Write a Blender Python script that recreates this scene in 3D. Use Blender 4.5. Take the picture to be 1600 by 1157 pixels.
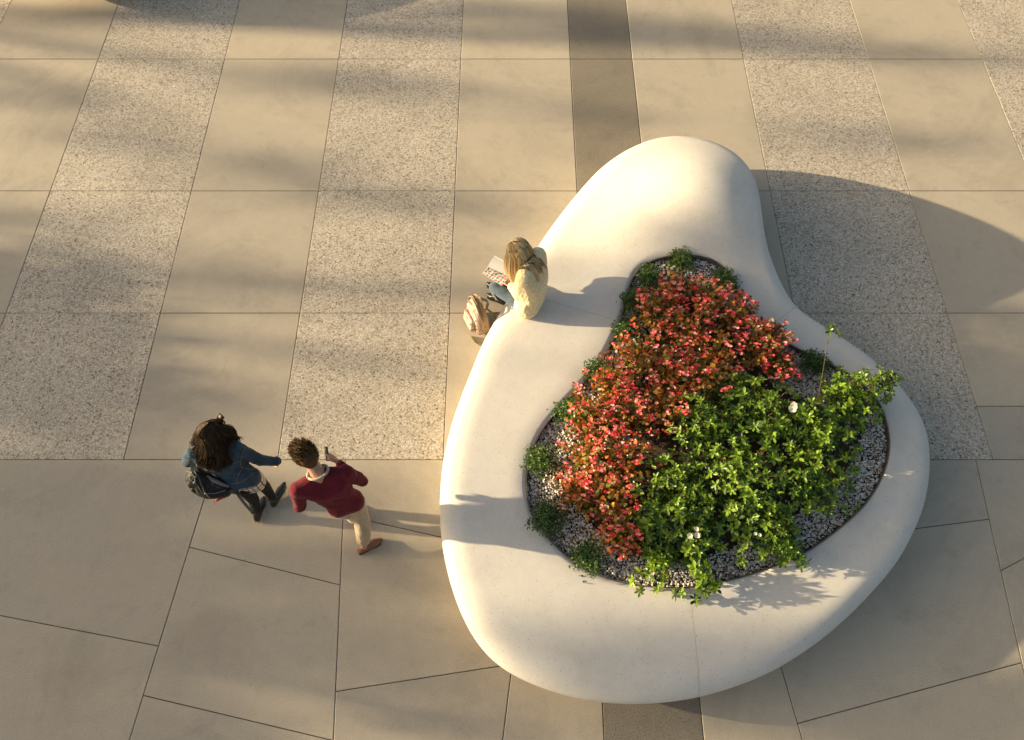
import bpy, bmesh, math, random
import numpy as np
from mathutils import Vector, Matrix, noise

# ------------------------------------------------------------------ camera, world, sun, exposure
for o in list(bpy.data.objects):
    bpy.data.objects.remove(o)
scene = bpy.context.scene
COL = scene.collection
F_PX, CAM_H = 1100.0, 7.8                 # focal length in photo pixels, camera height in metres
PITCH = math.atan(2265.0 / F_PX)          # the paving joints meet 2265 px above the picture's centre
cam_data = bpy.data.cameras.new('camera')
cam = bpy.data.objects.new('camera', cam_data)
COL.objects.link(cam)
cam.location = (0, 0, CAM_H)
cam.rotation_euler = (math.pi / 2 - PITCH, 0, 0)
cam_data.sensor_width = 36
cam_data.lens = 36 * F_PX / 1600
cam_data.clip_end = 2000
scene.camera = cam

SUN_EL = math.radians(12.6)
SHADOW_AZ = math.radians(-7.0)           # direction shadows run, from +X
sun_dir = Vector((-math.cos(SHADOW_AZ) * math.cos(SUN_EL), -math.sin(SHADOW_AZ) * math.cos(SUN_EL), math.sin(SUN_EL)))
world = bpy.data.worlds.new('World')
scene.world = world
world.use_nodes = True
wn = world.node_tree
wn.nodes.clear()
w_out = wn.nodes.new('ShaderNodeOutputWorld')
w_bg = wn.nodes.new('ShaderNodeBackground')
w_sky = wn.nodes.new('ShaderNodeTexSky')
w_sky.sky_type = 'NISHITA'
w_sky.sun_disc = False
w_sky.sun_elevation = SUN_EL
w_sky.sun_rotation = math.atan2(sun_dir.x, sun_dir.y)
w_sky.air_density = 1.0
w_sky.dust_density = 5.0
w_sky.ozone_density = 0.6
w_bg.inputs['Strength'].default_value = 0.082
wn.links.new(w_sky.outputs[0], w_bg.inputs['Color'])
wn.links.new(w_bg.outputs[0], w_out.inputs['Surface'])
sun_data = bpy.data.lights.new('sun', 'SUN')
sun_data.energy = 5.0
sun_data.angle = math.radians(0.55)
sun_data.color = (1.0, 0.812, 0.525)
sun = bpy.data.objects.new('sun', sun_data)
sun.rotation_euler = sun_dir.to_track_quat('Z', 'Y').to_euler()
sun.location = (-20, 5, 20)
COL.objects.link(sun)
scene.view_settings.view_transform = 'Standard'
scene.view_settings.look = 'None'
scene.view_settings.gamma = 1
scene.view_settings.use_curve_mapping = False
scene.view_settings.exposure = 1.28
scene.render.resolution_x, scene.render.resolution_y = 1024, 740

# ------------------------------------------------------------------ helpers
_f = Vector((0, math.cos(PITCH), -math.sin(PITCH)))
_u = Vector((0, math.sin(PITCH), math.cos(PITCH)))
_r = Vector((1, 0, 0))

def P(px, py, z=0.0):
    """photo pixel -> point on the horizontal plane at height z"""
    d = _f + _r * ((px - 800) / F_PX) - _u * ((py - 578.5) / F_PX)
    t = (z - CAM_H) / d.z
    return Vector((d.x * t, d.y * t, z))

def tag(o, label=None, cat=None, group=None, kind=None):
    if label: o['label'] = label
    if cat: o['category'] = cat
    if group: o['group'] = group
    if kind: o['kind'] = kind
    return o

def link(name, me, mat, parent=None):
    o = bpy.data.objects.new(name, me)
    if mat is not None and len(me.materials) == 0:
        me.materials.append(mat)
    COL.objects.link(o)
    if parent is not None:
        o.parent = parent
        o.matrix_parent_inverse = Matrix.Translation(-parent.location)
    return o

def empty(name, loc):
    o = bpy.data.objects.new(name, None)
    o.location = loc
    o.empty_display_size = 0.1
    COL.objects.link(o)
    return o

def mesh_from(name, V, Fc, smooth=True, colors=None):
    me = bpy.data.meshes.new(name)
    me.from_pydata([tuple(v) for v in V], [], Fc)
    if smooth:
        me.polygons.foreach_set('use_smooth', [True] * len(me.polygons))
    if colors is not None:
        a = me.color_attributes.new('tint', 'FLOAT_COLOR', 'POINT')
        arr = np.ones((len(V), 4), dtype=np.float32)
        arr[:, :3] = np.asarray(colors, dtype=np.float32)
        a.data.foreach_set('color', arr.ravel())
    me.update()
    return me

class NT:
    """small node-tree builder"""
    def __init__(self, name):
        self.mat = bpy.data.materials.new(name)
        self.mat.use_nodes = True
        self.t = self.mat.node_tree
        self.t.nodes.clear()
        self.out = self.t.nodes.new('ShaderNodeOutputMaterial')
        self.bsdf = self.t.nodes.new('ShaderNodeBsdfPrincipled')
        self.t.links.new(self.bsdf.outputs[0], self.out.inputs['Surface'])
    def n(self, typ, **kw):
        nd = self.t.nodes.new(typ)
        for k, v in kw.items():
            setattr(nd, k, v)
        return nd
    def l(self, a, b):
        self.t.links.new(a, b)
    def pos(self):
        return self.n('ShaderNodeNewGeometry').outputs['Position']
    def obj(self):
        return self.n('ShaderNodeTexCoord').outputs['Object']
    def noise(self, vec, scale, detail=4, rough=0.55, dist=0.0):
        nd = self.n('ShaderNodeTexNoise')
        nd.inputs['Scale'].default_value = scale
        nd.inputs['Detail'].default_value = detail
        nd.inputs['Roughness'].default_value = rough
        nd.inputs['Distortion'].default_value = dist
        self.l(vec, nd.inputs['Vector'])
        return nd.outputs[0]
    def voronoi(self, vec, scale, feature='F1', rnd=1.0):
        nd = self.n('ShaderNodeTexVoronoi', feature=feature)
        nd.inputs['Scale'].default_value = scale
        nd.inputs['Randomness'].default_value = rnd
        self.l(vec, nd.inputs['Vector'])
        return nd
    def ramp(self, fac, stops, interp='LINEAR'):
        nd = self.n('ShaderNodeValToRGB')
        cr = nd.color_ramp
        cr.interpolation = interp
        while len(cr.elements) > 1:
            cr.elements.remove(cr.elements[-1])
        for i, (p, c) in enumerate(stops):
            e = cr.elements[0] if i == 0 else cr.elements.new(p)
            e.position = p
            if not hasattr(c, '__len__'): c = (c, c, c)
            e.color = (c[0], c[1], c[2], 1)
        self.l(fac, nd.inputs[0])
        return nd.outputs[0]
    def mix(self, fac, a, b, mode='MIX'):
        nd = self.n('ShaderNodeMix', data_type='RGBA', blend_type=mode)
        for s, v in ((0, fac), (6, a), (7, b)):
            if isinstance(v, (int, float)):
                nd.inputs[s].default_value = v
            elif isinstance(v, tuple):
                nd.inputs[s].default_value = (v[0], v[1], v[2], 1)
            else:
                self.l(v, nd.inputs[s])
        return nd.outputs[2]
    def math(self, op, a, b=None):
        nd = self.n('ShaderNodeMath', operation=op)
        for s, v in ((0, a), (1, b)):
            if v is None: continue
            if isinstance(v, (int, float)): nd.inputs[s].default_value = v
            else: self.l(v, nd.inputs[s])
        return nd.outputs[0]
    def bump(self, height, strength=0.3, dist=0.01, normal=None):
        nd = self.n('ShaderNodeBump')
        nd.inputs['Strength'].default_value = strength
        nd.inputs['Distance'].default_value = dist
        self.l(height, nd.inputs['Height'])
        if normal is not None: self.l(normal, nd.inputs['Normal'])
        self.l(nd.outputs[0], self.bsdf.inputs['Normal'])
        return nd.outputs[0]
    def color(self, c):
        if isinstance(c, tuple): self.bsdf.inputs['Base Color'].default_value = (c[0], c[1], c[2], 1)
        else: self.l(c, self.bsdf.inputs['Base Color'])
    def set(self, **kw):
        for k, v in kw.items():
            self.bsdf.inputs[k.replace('_', ' ')].default_value = v
    def rand(self):
        return self.n('ShaderNodeObjectInfo').outputs['Random']
    def tint(self):
        return self.n('ShaderNodeVertexColor', layer_name='tint').outputs[0]

MAT = {}
def simple(name, col, rough=0.7, spec=0.3, nscale=None, var=0.15, bump=0.0, bscale=None, metallic=0.0):
    m = NT(name)
    p = m.obj()
    if nscale:
        fac = m.noise(p, nscale, 3)
        lo = tuple(c * (1 - var) for c in col); hi = tuple(min(1, c * (1 + var)) for c in col)
        m.color(m.ramp(fac, [(0.3, lo), (0.7, hi)]))
    else:
        m.color(col)
    if bump:
        m.bump(m.noise(p, bscale or nscale, 3), bump, 0.005)
    m.set(Roughness=rough, Metallic=metallic)
    m.bsdf.inputs['Specular IOR Level'].default_value = spec
    MAT[name] = m.mat
    return m.mat

# ------------------------------------------------------------------ surface materials
def slab_material(name, base, dark, speck=0.74, sscale=90.0):
    m = NT(name)
    p = m.pos()
    big = m.noise(p, 0.9, 4, 0.6)
    mid = m.noise(p, 7.0, 5, 0.7, 0.0)
    fine = m.noise(p, sscale, 3, 0.7)
    c = m.ramp(big, [(0.3, dark), (0.7, base)])
    c = m.mix(0.35, c, m.ramp(mid, [(0.3, tuple(x * 0.84 for x in base)), (0.72, tuple(x * 1.10 for x in base))]))
    c = m.mix(1.0, c, m.ramp(fine, [(0.3, speck), (0.5, 1.0), (0.72, 1.0+0.45*(1-speck))]), 'MULTIPLY')
    vn = m.voronoi(p, 45.0)
    spots = m.ramp(vn.outputs['Distance'], [(0.06, 0.66), (0.13, 1.0)])
    pick = m.math('GREATER_THAN', m.noise(p, 30.0, 1), 0.58)
    c = m.mix(pick, c, m.mix(1.0, c, spots, 'MULTIPLY'))
    stain = m.noise(p, 0.45, 5, 0.7, 1.2)
    c = m.mix(1.0, c, m.ramp(stain, [(0.36, 0.88), (0.5, 1.0)]), 'MULTIPLY')
    gum = m.voronoi(p, 1.7)
    gs = m.n('ShaderNodeSeparateColor'); m.l(gum.outputs['Color'], gs.inputs[0])
    gd = m.math('MULTIPLY', m.math('GREATER_THAN', gs.outputs[1], 0.72), m.ramp(gum.outputs['Distance'], [(0.018, 0.45), (0.030, 0.0)]))
    c = m.mix(gd, c, tuple(x*0.45 for x in base))
    drip = m.noise(p, 2.6, 6, 0.75, 0.3)
    c = m.mix(1.0, c, m.ramp(drip, [(0.33, 0.90), (0.45, 1.0), (0.62, 1.0), (0.72, 1.05)]), 'MULTIPLY')
    r = m.rand()
    c = m.mix(1.0, c, m.ramp(r, [(0.0, (0.90, 0.905, 0.925)), (0.5, (0.985, 0.985, 0.985)), (1.0, (1.07, 1.055, 1.02))]), 'MULTIPLY')
    m.color(c)
    m.set(Roughness=0.82)
    m.bsdf.inputs['Specular IOR Level'].default_value = 0.25
    m.bump(m.noise(p, 160.0, 3, 0.7), 0.16, 0.002)
    MAT[name] = m.mat
    return m.mat
slab_material('plain_concrete', (0.500, 0.432, 0.328), (0.462, 0.400, 0.305))
slab_material('dark_concrete', (0.250, 0.218, 0.168), (0.225, 0.196, 0.152), 0.45, 75.0)

def aggregate_material():
    m = NT('exposed_aggregate')
    p = m.pos()
    wob = m.n('ShaderNodeMix', data_type='VECTOR')
    v1 = m.voronoi(p, 52.0)
    v2 = m.voronoi(p, 52.0, 'DISTANCE_TO_EDGE')
    sep = m.n('ShaderNodeSeparateColor')
    m.l(v1.outputs['Color'], sep.inputs[0])
    stone = m.ramp(sep.outputs[0], [(0.0, (0.12, 0.10, 0.08)), (0.05, (0.27, 0.22, 0.16)), (0.14, (0.42, 0.345, 0.25)),
                                    (0.34, (0.54, 0.47, 0.37)), (0.6, (0.63, 0.565, 0.465)), (1.0, (0.76, 0.70, 0.60))])
    stone = m.mix(1.0, stone, m.ramp(m.noise(p, 120, 3), [(0.3, 0.82), (0.7, 1.08)]), 'MULTIPLY')
    edge = m.ramp(v2.outputs['Distance'], [(0.03, 0.0), (0.13, 1.0)])
    grout = m.mix(m.noise(p, 60, 2), (0.33, 0.275, 0.195), (0.45, 0.38, 0.28))
    c = m.mix(edge, grout, stone)
    c = m.mix(1.0, c, m.ramp(m.noise(p, 1.1, 5, 0.65), [(0.3, 0.86), (0.7, 1.06)]), 'MULTIPLY')
    c = m.mix(1.0, c, m.ramp(m.noise(p, 9.0, 4, 0.65), [(0.3, 0.90), (0.7, 1.06)]), 'MULTIPLY')
    m.color(c)
    m.set(Roughness=0.7)
    m.bsdf.inputs['Specular IOR Level'].default_value = 0.3
    m.bump(m.ramp(v2.outputs['Distance'], [(0.0, 0.0), (0.22, 0.85), (0.5, 1.0)]), 0.26, 0.004)
    MAT['exposed_aggregate'] = m.mat
aggregate_material()
simple('joint_mortar', (0.085, 0.07, 0.05), 0.95, 0.1, 40, 0.3)

def bench_material():
    m = NT('cast_white_concrete')
    p = m.pos()
    big = m.noise(p, 1.6, 4, 0.6)
    c = m.ramp(big, [(0.3, (0.655, 0.612, 0.530)), (0.7, (0.705, 0.660, 0.575))])
    c = m.mix(1.0, c, m.ramp(m.noise(p, 11, 4, 0.7), [(0.3, 0.955), (0.7, 1.02)]), 'MULTIPLY')
    c = m.mix(1.0, c, m.ramp(m.noise(p, 160, 2, 0.7), [(0.3, 0.90), (0.6, 1.02)]), 'MULTIPLY')
    pits = m.voronoi(p, 36.0)
    sep = m.n('ShaderNodeSeparateColor')
    m.l(pits.outputs['Color'], sep.inputs[0])
    sel = m.math('GREATER_THAN', m.math('ADD', sep.outputs[0], m.math('MULTIPLY', m.noise(p, 2.3, 2), 0.7)), 0.98)
    pit = m.math('MULTIPLY', sel, m.ramp(pits.outputs['Distance'], [(0.08, 1.0), (0.19, 0.0)]))
    c = m.mix(pit, c, (0.24, 0.21, 0.17))
    st = m.noise(p, 3.2, 6, 0.72, 0.6)
    c = m.mix(1.0, c, m.ramp(st, [(0.30, (0.94, 0.935, 0.92)), (0.46, (1.0, 1.0, 1.0))]), 'MULTIPLY')
    m.color(c)
    m.set(Roughness=0.62)
    m.bsdf.inputs['Specular IOR Level'].default_value = 0.35
    h = m.math('SUBTRACT', m.math('MULTIPLY', m.noise(p, 120, 3), 0.3), pit)
    m.bump(h, 0.25, 0.003)
    MAT['cast_white_concrete'] = m.mat
bench_material()
simple('sealant', (0.54, 0.50, 0.43), 0.8, 0.2, 30, 0.1)
simple('edging_steel', (0.16, 0.135, 0.11), 0.6, 0.4, 14, 0.35, 0.2, 30, 0.3)
simple('soil', (0.07, 0.052, 0.036), 0.95, 0.1, 30, 0.4, 0.6, 40)

def gravel_material():
    m = NT('white_gravel')
    c = m.mix(1.0, m.tint(), m.ramp(m.noise(m.pos(), 60, 3), [(0.3, 0.85), (0.7, 1.08)]), 'MULTIPLY')
    m.color(c)
    m.set(Roughness=0.75)
    m.bsdf.inputs['Specular IOR Level'].default_value = 0.3
    MAT['white_gravel'] = m.mat
gravel_material()

def leaf_material(name, gloss=0.45, trans=0.35):
    m = NT(name)
    c = m.mix(1.0, m.tint(), m.ramp(m.noise(m.pos(), 45, 2), [(0.3, 0.82), (0.7, 1.12)]), 'MULTIPLY')
    m.color(c)
    m.set(Roughness=gloss)
    m.bsdf.inputs['Specular IOR Level'].default_value = 0.4
    tr = m.n('ShaderNodeBsdfTranslucent')
    m.l(m.mix(1.0, c, (1.25, 1.2, 0.6), 'MULTIPLY'), tr.inputs[0])
    mx = m.n('ShaderNodeMixShader')
    mx.inputs[0].default_value = trans
    m.l(m.bsdf.outputs[0], mx.inputs[1])
    m.l(tr.outputs[0], mx.inputs[2])
    m.l(mx.outputs[0], m.out.inputs['Surface'])
    MAT[name] = m.mat
leaf_material('azalea_leaf', 0.38, 0.30)
leaf_material('begonia_leaf', 0.35, 0.35)
leaf_material('tuft_leaf', 0.5, 0.25)
leaf_material('petal', 0.5, 0.35)
simple('woody_stem', (0.16, 0.095, 0.05), 0.8, 0.2, 25, 0.3)
simple('red_stem', (0.38, 0.10, 0.05), 0.6, 0.3, 25, 0.2)

# ------------------------------------------------------------------ paving
def clip(poly, a, b, keep):
    """keep the part of poly left (+1) or right (-1) of the line a->b (2D)"""
    res = []
    def side(p): return ((b[0]-a[0])*(p[1]-a[1]) - (b[1]-a[1])*(p[0]-a[0])) * keep
    for i in range(len(poly)):
        p, q = poly[i], poly[(i+1) % len(poly)]
        sp, sq = side(p), side(q)
        if sp >= 0: res.append(p)
        if sp * sq < 0:
            t = sp / (sp - sq)
            res.append((p[0]+(q[0]-p[0])*t, p[1]+(q[1]-p[1])*t))
    return res

def inset(poly, d):
    n = len(poly); res = []
    area = sum(poly[i][0]*poly[(i+1) % n][1]-poly[(i+1) % n][0]*poly[i][1] for i in range(n))
    if area < 0: poly = poly[::-1]
    for i in range(n):
        p0, p1, p2 = Vector(poly[i-1]), Vector(poly[i]), Vector(poly[(i+1) % n])
        e1, e2 = (p1-p0).normalized(), (p2-p1).normalized()
        n1, n2 = Vector((-e1.y, e1.x)), Vector((-e2.y, e2.x))
        m_ = (n1+n2) / max(0.2, 1 + n1.dot(n2))
        res.append(tuple(p1 + m_*d))
    return res

me = bpy.data.meshes.new('plaza')
S = 400
plaza = link('plaza_ground', mesh_from('plaza', [(-S,-S,-0.012),(S,-S,-0.012),(S,S,-0.012),(-S,S,-0.012)], [(0,1,2,3)], False), MAT['joint_mortar'])
tag(plaza, 'pale concrete plaza paved in wide plain and pebbled stripes', 'paving', kind='structure')

slab_rng = random.Random(3)
def slab(poly, mat, gap=0.004):
    if len(poly) < 3: return
    a = inset(poly, gap); b = inset(poly, gap + 0.005)
    dz = slab_rng.uniform(-0.0008, 0.0008)
    n = len(a)
    V = [(x, y, -0.05) for x, y in a] + [(x, y, -0.004+dz) for x, y in a] + [(x, y, dz) for x, y in b]
    Fc = []
    for k in range(2):
        for i in range(n):
            j = (i+1) % n
            Fc.append((k*n+i, k*n+j, (k+1)*n+j, (k+1)*n+i))
    Fc.append(tuple(2*n+i for i in range(n)))
    link('paving_slab', mesh_from('slab', V, Fc, False), MAT[mat], plaza)

def gxy(px, py):
    p = P(px, py, 0); return (p.x, p.y)
YT = gxy(800, 718.5)[1]
# stripe edges measured on the joint at photo row 718
edge_px = [-74, 193, 434, 692, 923, 1054, 1289, 1552]
EX = [gxy(x, 718.5)[0] for x in edge_px]
kinds = ['a', 'p', 'a', 'p', 'd', 'p', 'a']
wa, wp = EX[3]-EX[2], EX[2]-EX[1]
left = [EX[0]]; lk = []
k = 'p'
for i in range(5):
    left.insert(0, left[0] - (wp if k == 'p' else wa)); lk.insert(0, k); k = 'a' if k == 'p' else 'p'
right = [EX[-1]]; rk = []
k = 'p'
for i in range(5):
    right.append(right[-1] + (wp if k == 'p' else wa)); rk.append(k); k = 'a' if k == 'p' else 'p'
ALLX = left + EX[1:-1] + right
ALLK = lk + kinds + rk
row_px = [718.5, 489.5, 298.5, 92.5]
RY = [gxy(800, y)[1] for y in row_px]
RY += [RY[-1] + 2.0, RY[-1] + 4.6, RY[-1] + 6.6, RY[-1] + 8.6, RY[-1]+11.2]
matof = {'a': 'exposed_aggregate', 'p': 'plain_concrete', 'd': 'dark_concrete'}
yx = gxy(1560, 635)[1]
for i, k in enumerate(ALLK):
    x0, x1 = ALLX[i], ALLX[i+1]
    rows = list(RY)
    if i == len(lk) + len(kinds):
        rows.insert(1, yx)
    for j in range(len(rows)-1):
        slab([(x0, rows[j]), (x1, rows[j]), (x1, rows[j+1]), (x0, rows[j+1])], matof[k], 0.0025 if k == 'a' else 0.004)
# irregular slabs in the near part
YB = -6.0
big = [(-16, YB), (16, YB), (16, YT), (-16, YT)]
def ln(a, b): return (gxy(*a), gxy(*b))
L1 = ln((318, 783), (202, 1157)); L2 = ln((536, 810), (521, 1157)); LF = ln((798, 1056.7), (785.5, 1157))
LDL = ln((924, 718), (944, 1157)); LDR = ln((1054, 718), (1100, 1157))
LG = ln((1221, 1044), (1254, 1157)); LI = ln((1525, 719), (1597, 1036))
ja = ln((298, 855.7), (530, 914)); jb = ln((224, 1087), (519, 1157)); jc = ln((0, 962), (246, 1009.5))
jd = ln((579, 815), (687, 839)); je = ln((524, 1081), (779, 1041.6)); jh = ln((1250, 1130), (1597, 1036))
jj = ln((1432, 826), (1545, 811.6)); jk = ln((1565, 892), (1600, 873))
def between(p, l, r):
    # lines are drawn downwards in the picture: left side of the direction = larger x
    if l: p = clip(p, l[0], l[1], 1)
    if r: p = clip(p, r[0], r[1], -1)
    return p
def cut(p, lines):
    res = []
    for l in lines:                       # drawn left to right, top to bottom
        res.append(clip(p, l[0], l[1], 1)); p = clip(p, l[0], l[1], -1)
    return res + [p]
jc2 = ln((0, 1240), (180, 1275)); jc0 = ln((-400, 720), (-300, 1157))
for q in cut(between(big, jc0, L1), [jc, jc2]): slab(q, 'plain_concrete')
slab(between(big, None, jc0), 'plain_concrete')
for q in cut(between(big, L1, L2), [ja, jb]): slab(q, 'plain_concrete')
for q in cut(between(big, L2, LF), [jd, je]): slab(q, 'plain_concrete')
slab(between(big, LF, LDL), 'plain_concrete')
slab(between(big, LDL, LDR), 'dark_concrete')
slab(between(big, LDR, LG), 'plain_concrete')
for q in cut(between(big, LG, LI), [jj, jh]): slab(q, 'plain_concrete')
for q in cut(between(big, LI, None), [jk]): slab(q, 'plain_concrete')

# ------------------------------------------------------------------ the planter bench
OUT = [(1060,217),(1100,224),(1135,243),(1158,270),(1172,300),(1180,335),(1187,370),(1200,405),(1218,440),(1243,482),(1283,506),(1319,529),
       (1353,552),(1383,577),(1407,604),(1428,630),(1446,661),(1454,695),(1455,722),(1451.6,762),(1444,797),(1426,838),(1401,883),(1366,923),
       (1331,960),(1281,1003),(1221,1043),(1171,1066),(1121,1083),(1081,1093),(1025,1100),(975,1101),(925,1097),(875,1086),(825,1067),(779,1043),
       (742,1003),(717,953),(699,898),(689,843),(686,803),(688,752),(692,717),(702,672),(717,627),(737,577),(757,528),(782,486),(808,440),(842,382),
       (872,340),(900,306),(930,273),(965,246),(1000,228),(1030,219)]
INN = [(1072,388),(1091,389),(1106,393),(1120,400),(1131,410),(1140,422),(1150,442),(1160,464),(1174,487),(1197,514),(1226,533),(1257,550),(1293,567),
       (1325,582),(1353,604),(1376,630),(1385,656),(1390.5,682),(1390,708),(1384,732),(1373,758),(1356,784),(1331,810),(1289,844),(1257,865),(1210,885),
       (1171,899),(1118,912),(1076,919),(1021,918),(977,912),(933,898),(894,876),(858,843),(833,809),(823,775),(821.6,750),(825,720),(836,690),(852,662),
       (872,640),(893,616),(921,588),(940,564),(957,532),(968.5,504),(975,480),(981,455),(988,434),(997,419),(1009,408),(1025,399),(1044,392)]
KEYS = [((1060,217),(1072,388)),((1172,300),(1131,410)),((1243,482),(1197,514)),((1353,552),(1304,570)),((1454,717),(1390,690)),((1366,923),(1331,810)),
        ((1092,1091),(1076,919)),((875,1088),(933,898)),((717,953),(845,828)),((688,752),(822,745)),((737,577),(880,630)),((797,460),(971,497)),((930,273),(1009,408))]
Z_RIM, Z_CREST, Z_EDGE = 0.470, 0.485, 0.34

def crom(pts, m=12):
    pts = np.array(pts, float); n = len(pts); res = []
    for i in range(n):
        p0, p1, p2, p3 = pts[i-1], pts[i], pts[(i+1) % n], pts[(i+2) % n]
        for t in np.linspace(0, 1, m, endpoint=False):
            res.append(0.5*((2*p1)+(-p0+p2)*t+(2*p0-5*p1+4*p2-p3)*t*t+(-p0+3*p1-3*p2+p3)*t**3))
    return np.array(res)
HUMP = P(1088, 316, 0.6)                               # the bench swells into a hump at its far end
def hump(x, y):
    dx, dy = (x-HUMP.x)/1.25, (y-HUMP.y)/0.98
    return math.exp(-(dx*dx+dy*dy))
def rim_z(x, y): return Z_RIM+0.56*hump(x, y)
def PO(x, y):
    p = P(x, y, Z_EDGE+0.04); return P(x, y, Z_EDGE+0.04+0.14*hump(p.x, p.y))[:2]
def PI(x, y):
    p = P(x, y, Z_RIM); return P(x, y, rim_z(p.x, p.y))[:2]
outc = crom([PO(x, y) for x, y in OUT])
innc = crom([PI(x, y) for x, y in INN])
ko = [int(np.argmin(((outc-np.array(PO(*a)))**2).sum(1))) for a, b in KEYS]
ki = [int(np.argmin(((innc-np.array(PI(*b)))**2).sum(1))) for a, b in KEYS]
def span(c, i, j, n):
    if j <= i: j += len(c)
    seg = np.array([c[k % len(c)] for k in range(i, j+1)])
    s = np.concatenate([[0], np.cumsum(np.linalg.norm(np.diff(seg, axis=0), axis=1))])
    t = np.linspace(0, s[-1], n, endpoint=False)
    return np.stack([np.interp(t, s, seg[:, 0]), np.interp(t, s, seg[:, 1])], 1)
oo, ii, keyidx = [], [], []
for k in range(len(KEYS)):
    j = (k+1) % len(KEYS)
    sp = span(outc, ko[k], ko[j], 400)
    n = max(8, int(np.linalg.norm(np.diff(sp, axis=0), axis=1).sum()/0.045))
    keyidx.append(len(oo))
    oo.extend(span(outc, ko[k], ko[j], n)); ii.extend(span(innc, ki[k], ki[j], n))
oo, ii = np.array(oo), np.array(ii)
def csmooth(a, it, w=None):
    for _ in range(it): a = 0.5*a + 0.25*(np.roll(a, 1, 0)+np.roll(a, -1, 0))
    return a
oo = csmooth(oo, 30); ii = csmooth(ii, 20)
NB = len(oo)
tang = np.roll(oo, -1, 0)-np.roll(oo, 1, 0)
tang /= np.linalg.norm(tang, axis=1)[:, None]
nrm = np.stack([-tang[:, 1], tang[:, 0]], 1)         # contour runs clockwise: this points outwards
S_TOP = np.concatenate([np.linspace(0, 0.85, 18), 0.85+0.15*np.sin(np.linspace(0, math.pi/2, 9))[1:]])
def bench_ring(i):
    o, q, n = oo[i], ii[i], nrm[i]
    w = np.linalg.norm(o-q)
    zr = rim_z(q[0], q[1])
    ze = Z_EDGE+0.14*hump(o[0], o[1])
    pts = [(q[0], q[1], 0.33), (q[0], q[1], zr-0.018)]
    rnd = min(0.30, 0.55*w)/w                          # width of the rounded shoulder, as a share of the ring
    for s in S_TOP:
        e = s if s > 0 else 0.010/w
        p = q+(o-q)*e
        zc = Z_CREST+0.56*hump(p[0], p[1])
        t = max(0.0, (s-(1-rnd))/rnd)
        z = ze+(zc-ze)*max(0.0, 1-t**2.4)**0.5
        k = max(0.0, 1-s/0.2)
        z -= (Z_CREST-Z_RIM)*k*k
        pts.append((p[0], p[1], z))
    und = min(0.55, 0.62*w)
    for a in np.linspace(0, 1, 9)[1:]:                 # bowl-shaped underside
        p = o-n*(und*(1-math.cos(a*math.pi/2))**0.9)
        pts.append((p[0], p[1], ze-(ze-0.003)*math.sin(a*math.pi/2)))
    return pts
bc = oo.mean(0)
bench = empty('planter_bench', (bc[0], bc[1], 0))
tag(bench, 'large white curved concrete bench shaped like a pebble around a flower bed', 'bench')
rings = [bench_ring(i) for i in range(NB)]
seams = [keyidx[2], keyidx[6], keyidx[11]]
def ring_at(i, off):
    """ring moved along the contour by off metres"""
    j = (i+1) % NB if off > 0 else (i-1) % NB
    d = np.linalg.norm(oo[j]-oo[i]); t = abs(off)/d
    return [tuple(a[k]+(b[k]-a[k])*t for k in range(3)) for a, b in zip(rings[i], rings[j])]
def sink(r, i, d):
    """ring pushed into the surface by d"""
    t3 = Vector((tang[i][0], tang[i][1], 0)); res = []
    for j in range(len(r)):
        t = Vector(r[min(j+1, len(r)-1)])-Vector(r[max(j-1, 0)])
        n = t3.cross(t).normalized() if t.length > 1e-6 else Vector((0, 0, 1))
        mid = Vector(r[10]); 
        res.append((n, r[j]))
    sgn = 1 if res[8][0].z > 0 else -1
    return [tuple(Vector(p)-n*sgn*d) for n, p in res]
def loft(rs):
    V, Fc = [], []
    n = len(rs[0])
    for r in rs: V.extend(r)
    for i in range(len(rs)-1):
        for j in range(n-1):
            Fc.append((i*n+j, i*n+j+1, (i+1)*n+j+1, (i+1)*n+j))
    return V, Fc
GAP = 0.006
for k in range(3):
    a, b = seams[k], seams[(k+1) % 3]
    if b <= a: b += NB
    rs = [ring_at(a % NB, GAP)] + [rings[i % NB] for i in range(a+1, b)] + [ring_at(b % NB, -GAP)]
    # turn the ends down into the joint
    V, Fc = loft(rs)
    for w0, w1 in ((sink(rs[0], a % NB, .02), rs[0]), (rs[-1], sink(rs[-1], b % NB, .02))):
        v2, f2 = loft([w0, w1]); k0 = len(V)
        V = list(V)+v2; Fc += [tuple(q+k0 for q in f_) for f_ in f2]
    link('bench_segment', mesh_from('bench_segment', V, Fc), MAT['cast_white_concrete'], bench)
    r0, r1 = ring_at(a % NB, -GAP*0.98), ring_at(a % NB, GAP*0.98)
    V, Fc = loft([sink(r0, a % NB, .0006), sink(r1, a % NB, .0006)])
    link('joint_sealant', mesh_from('joint_sealant', V, Fc), MAT['sealant'], bench)
# steel edging
icen = ii.mean(0)
tin = np.roll(ii, -1, 0)-np.roll(ii, 1, 0); tin /= np.linalg.norm(tin, axis=1)[:, None]
nin = np.stack([tin[:, 1], -tin[:, 0]], 1)            # towards the bed
rs = []
for i in range(NB+1):
    p = ii[i % NB]; n = nin[i % NB]
    a = p+n*0.002; b = p+n*0.010
    zt = rim_z(p[0], p[1])+0.004
    rs.append([(a[0], a[1], 0.33), (a[0], a[1], zt), (b[0], b[1], zt), (b[0], b[1], 0.33)])
V, Fc = loft(rs)
link('steel_edging', mesh_from('steel_edging', V, Fc, False), MAT['edging_steel'], bench)
SB = [(icen[0], icen[1])]
rs = [[(lerp2[0], lerp2[1], 0.394+0.54*hump(*lerp2)) for lerp2 in [tuple(icen+(ii[i % NB]-icen)*k) for k in np.linspace(0.02, 1, 10)]] for i in range(NB+1)]
V, Fc = loft(rs)
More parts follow.
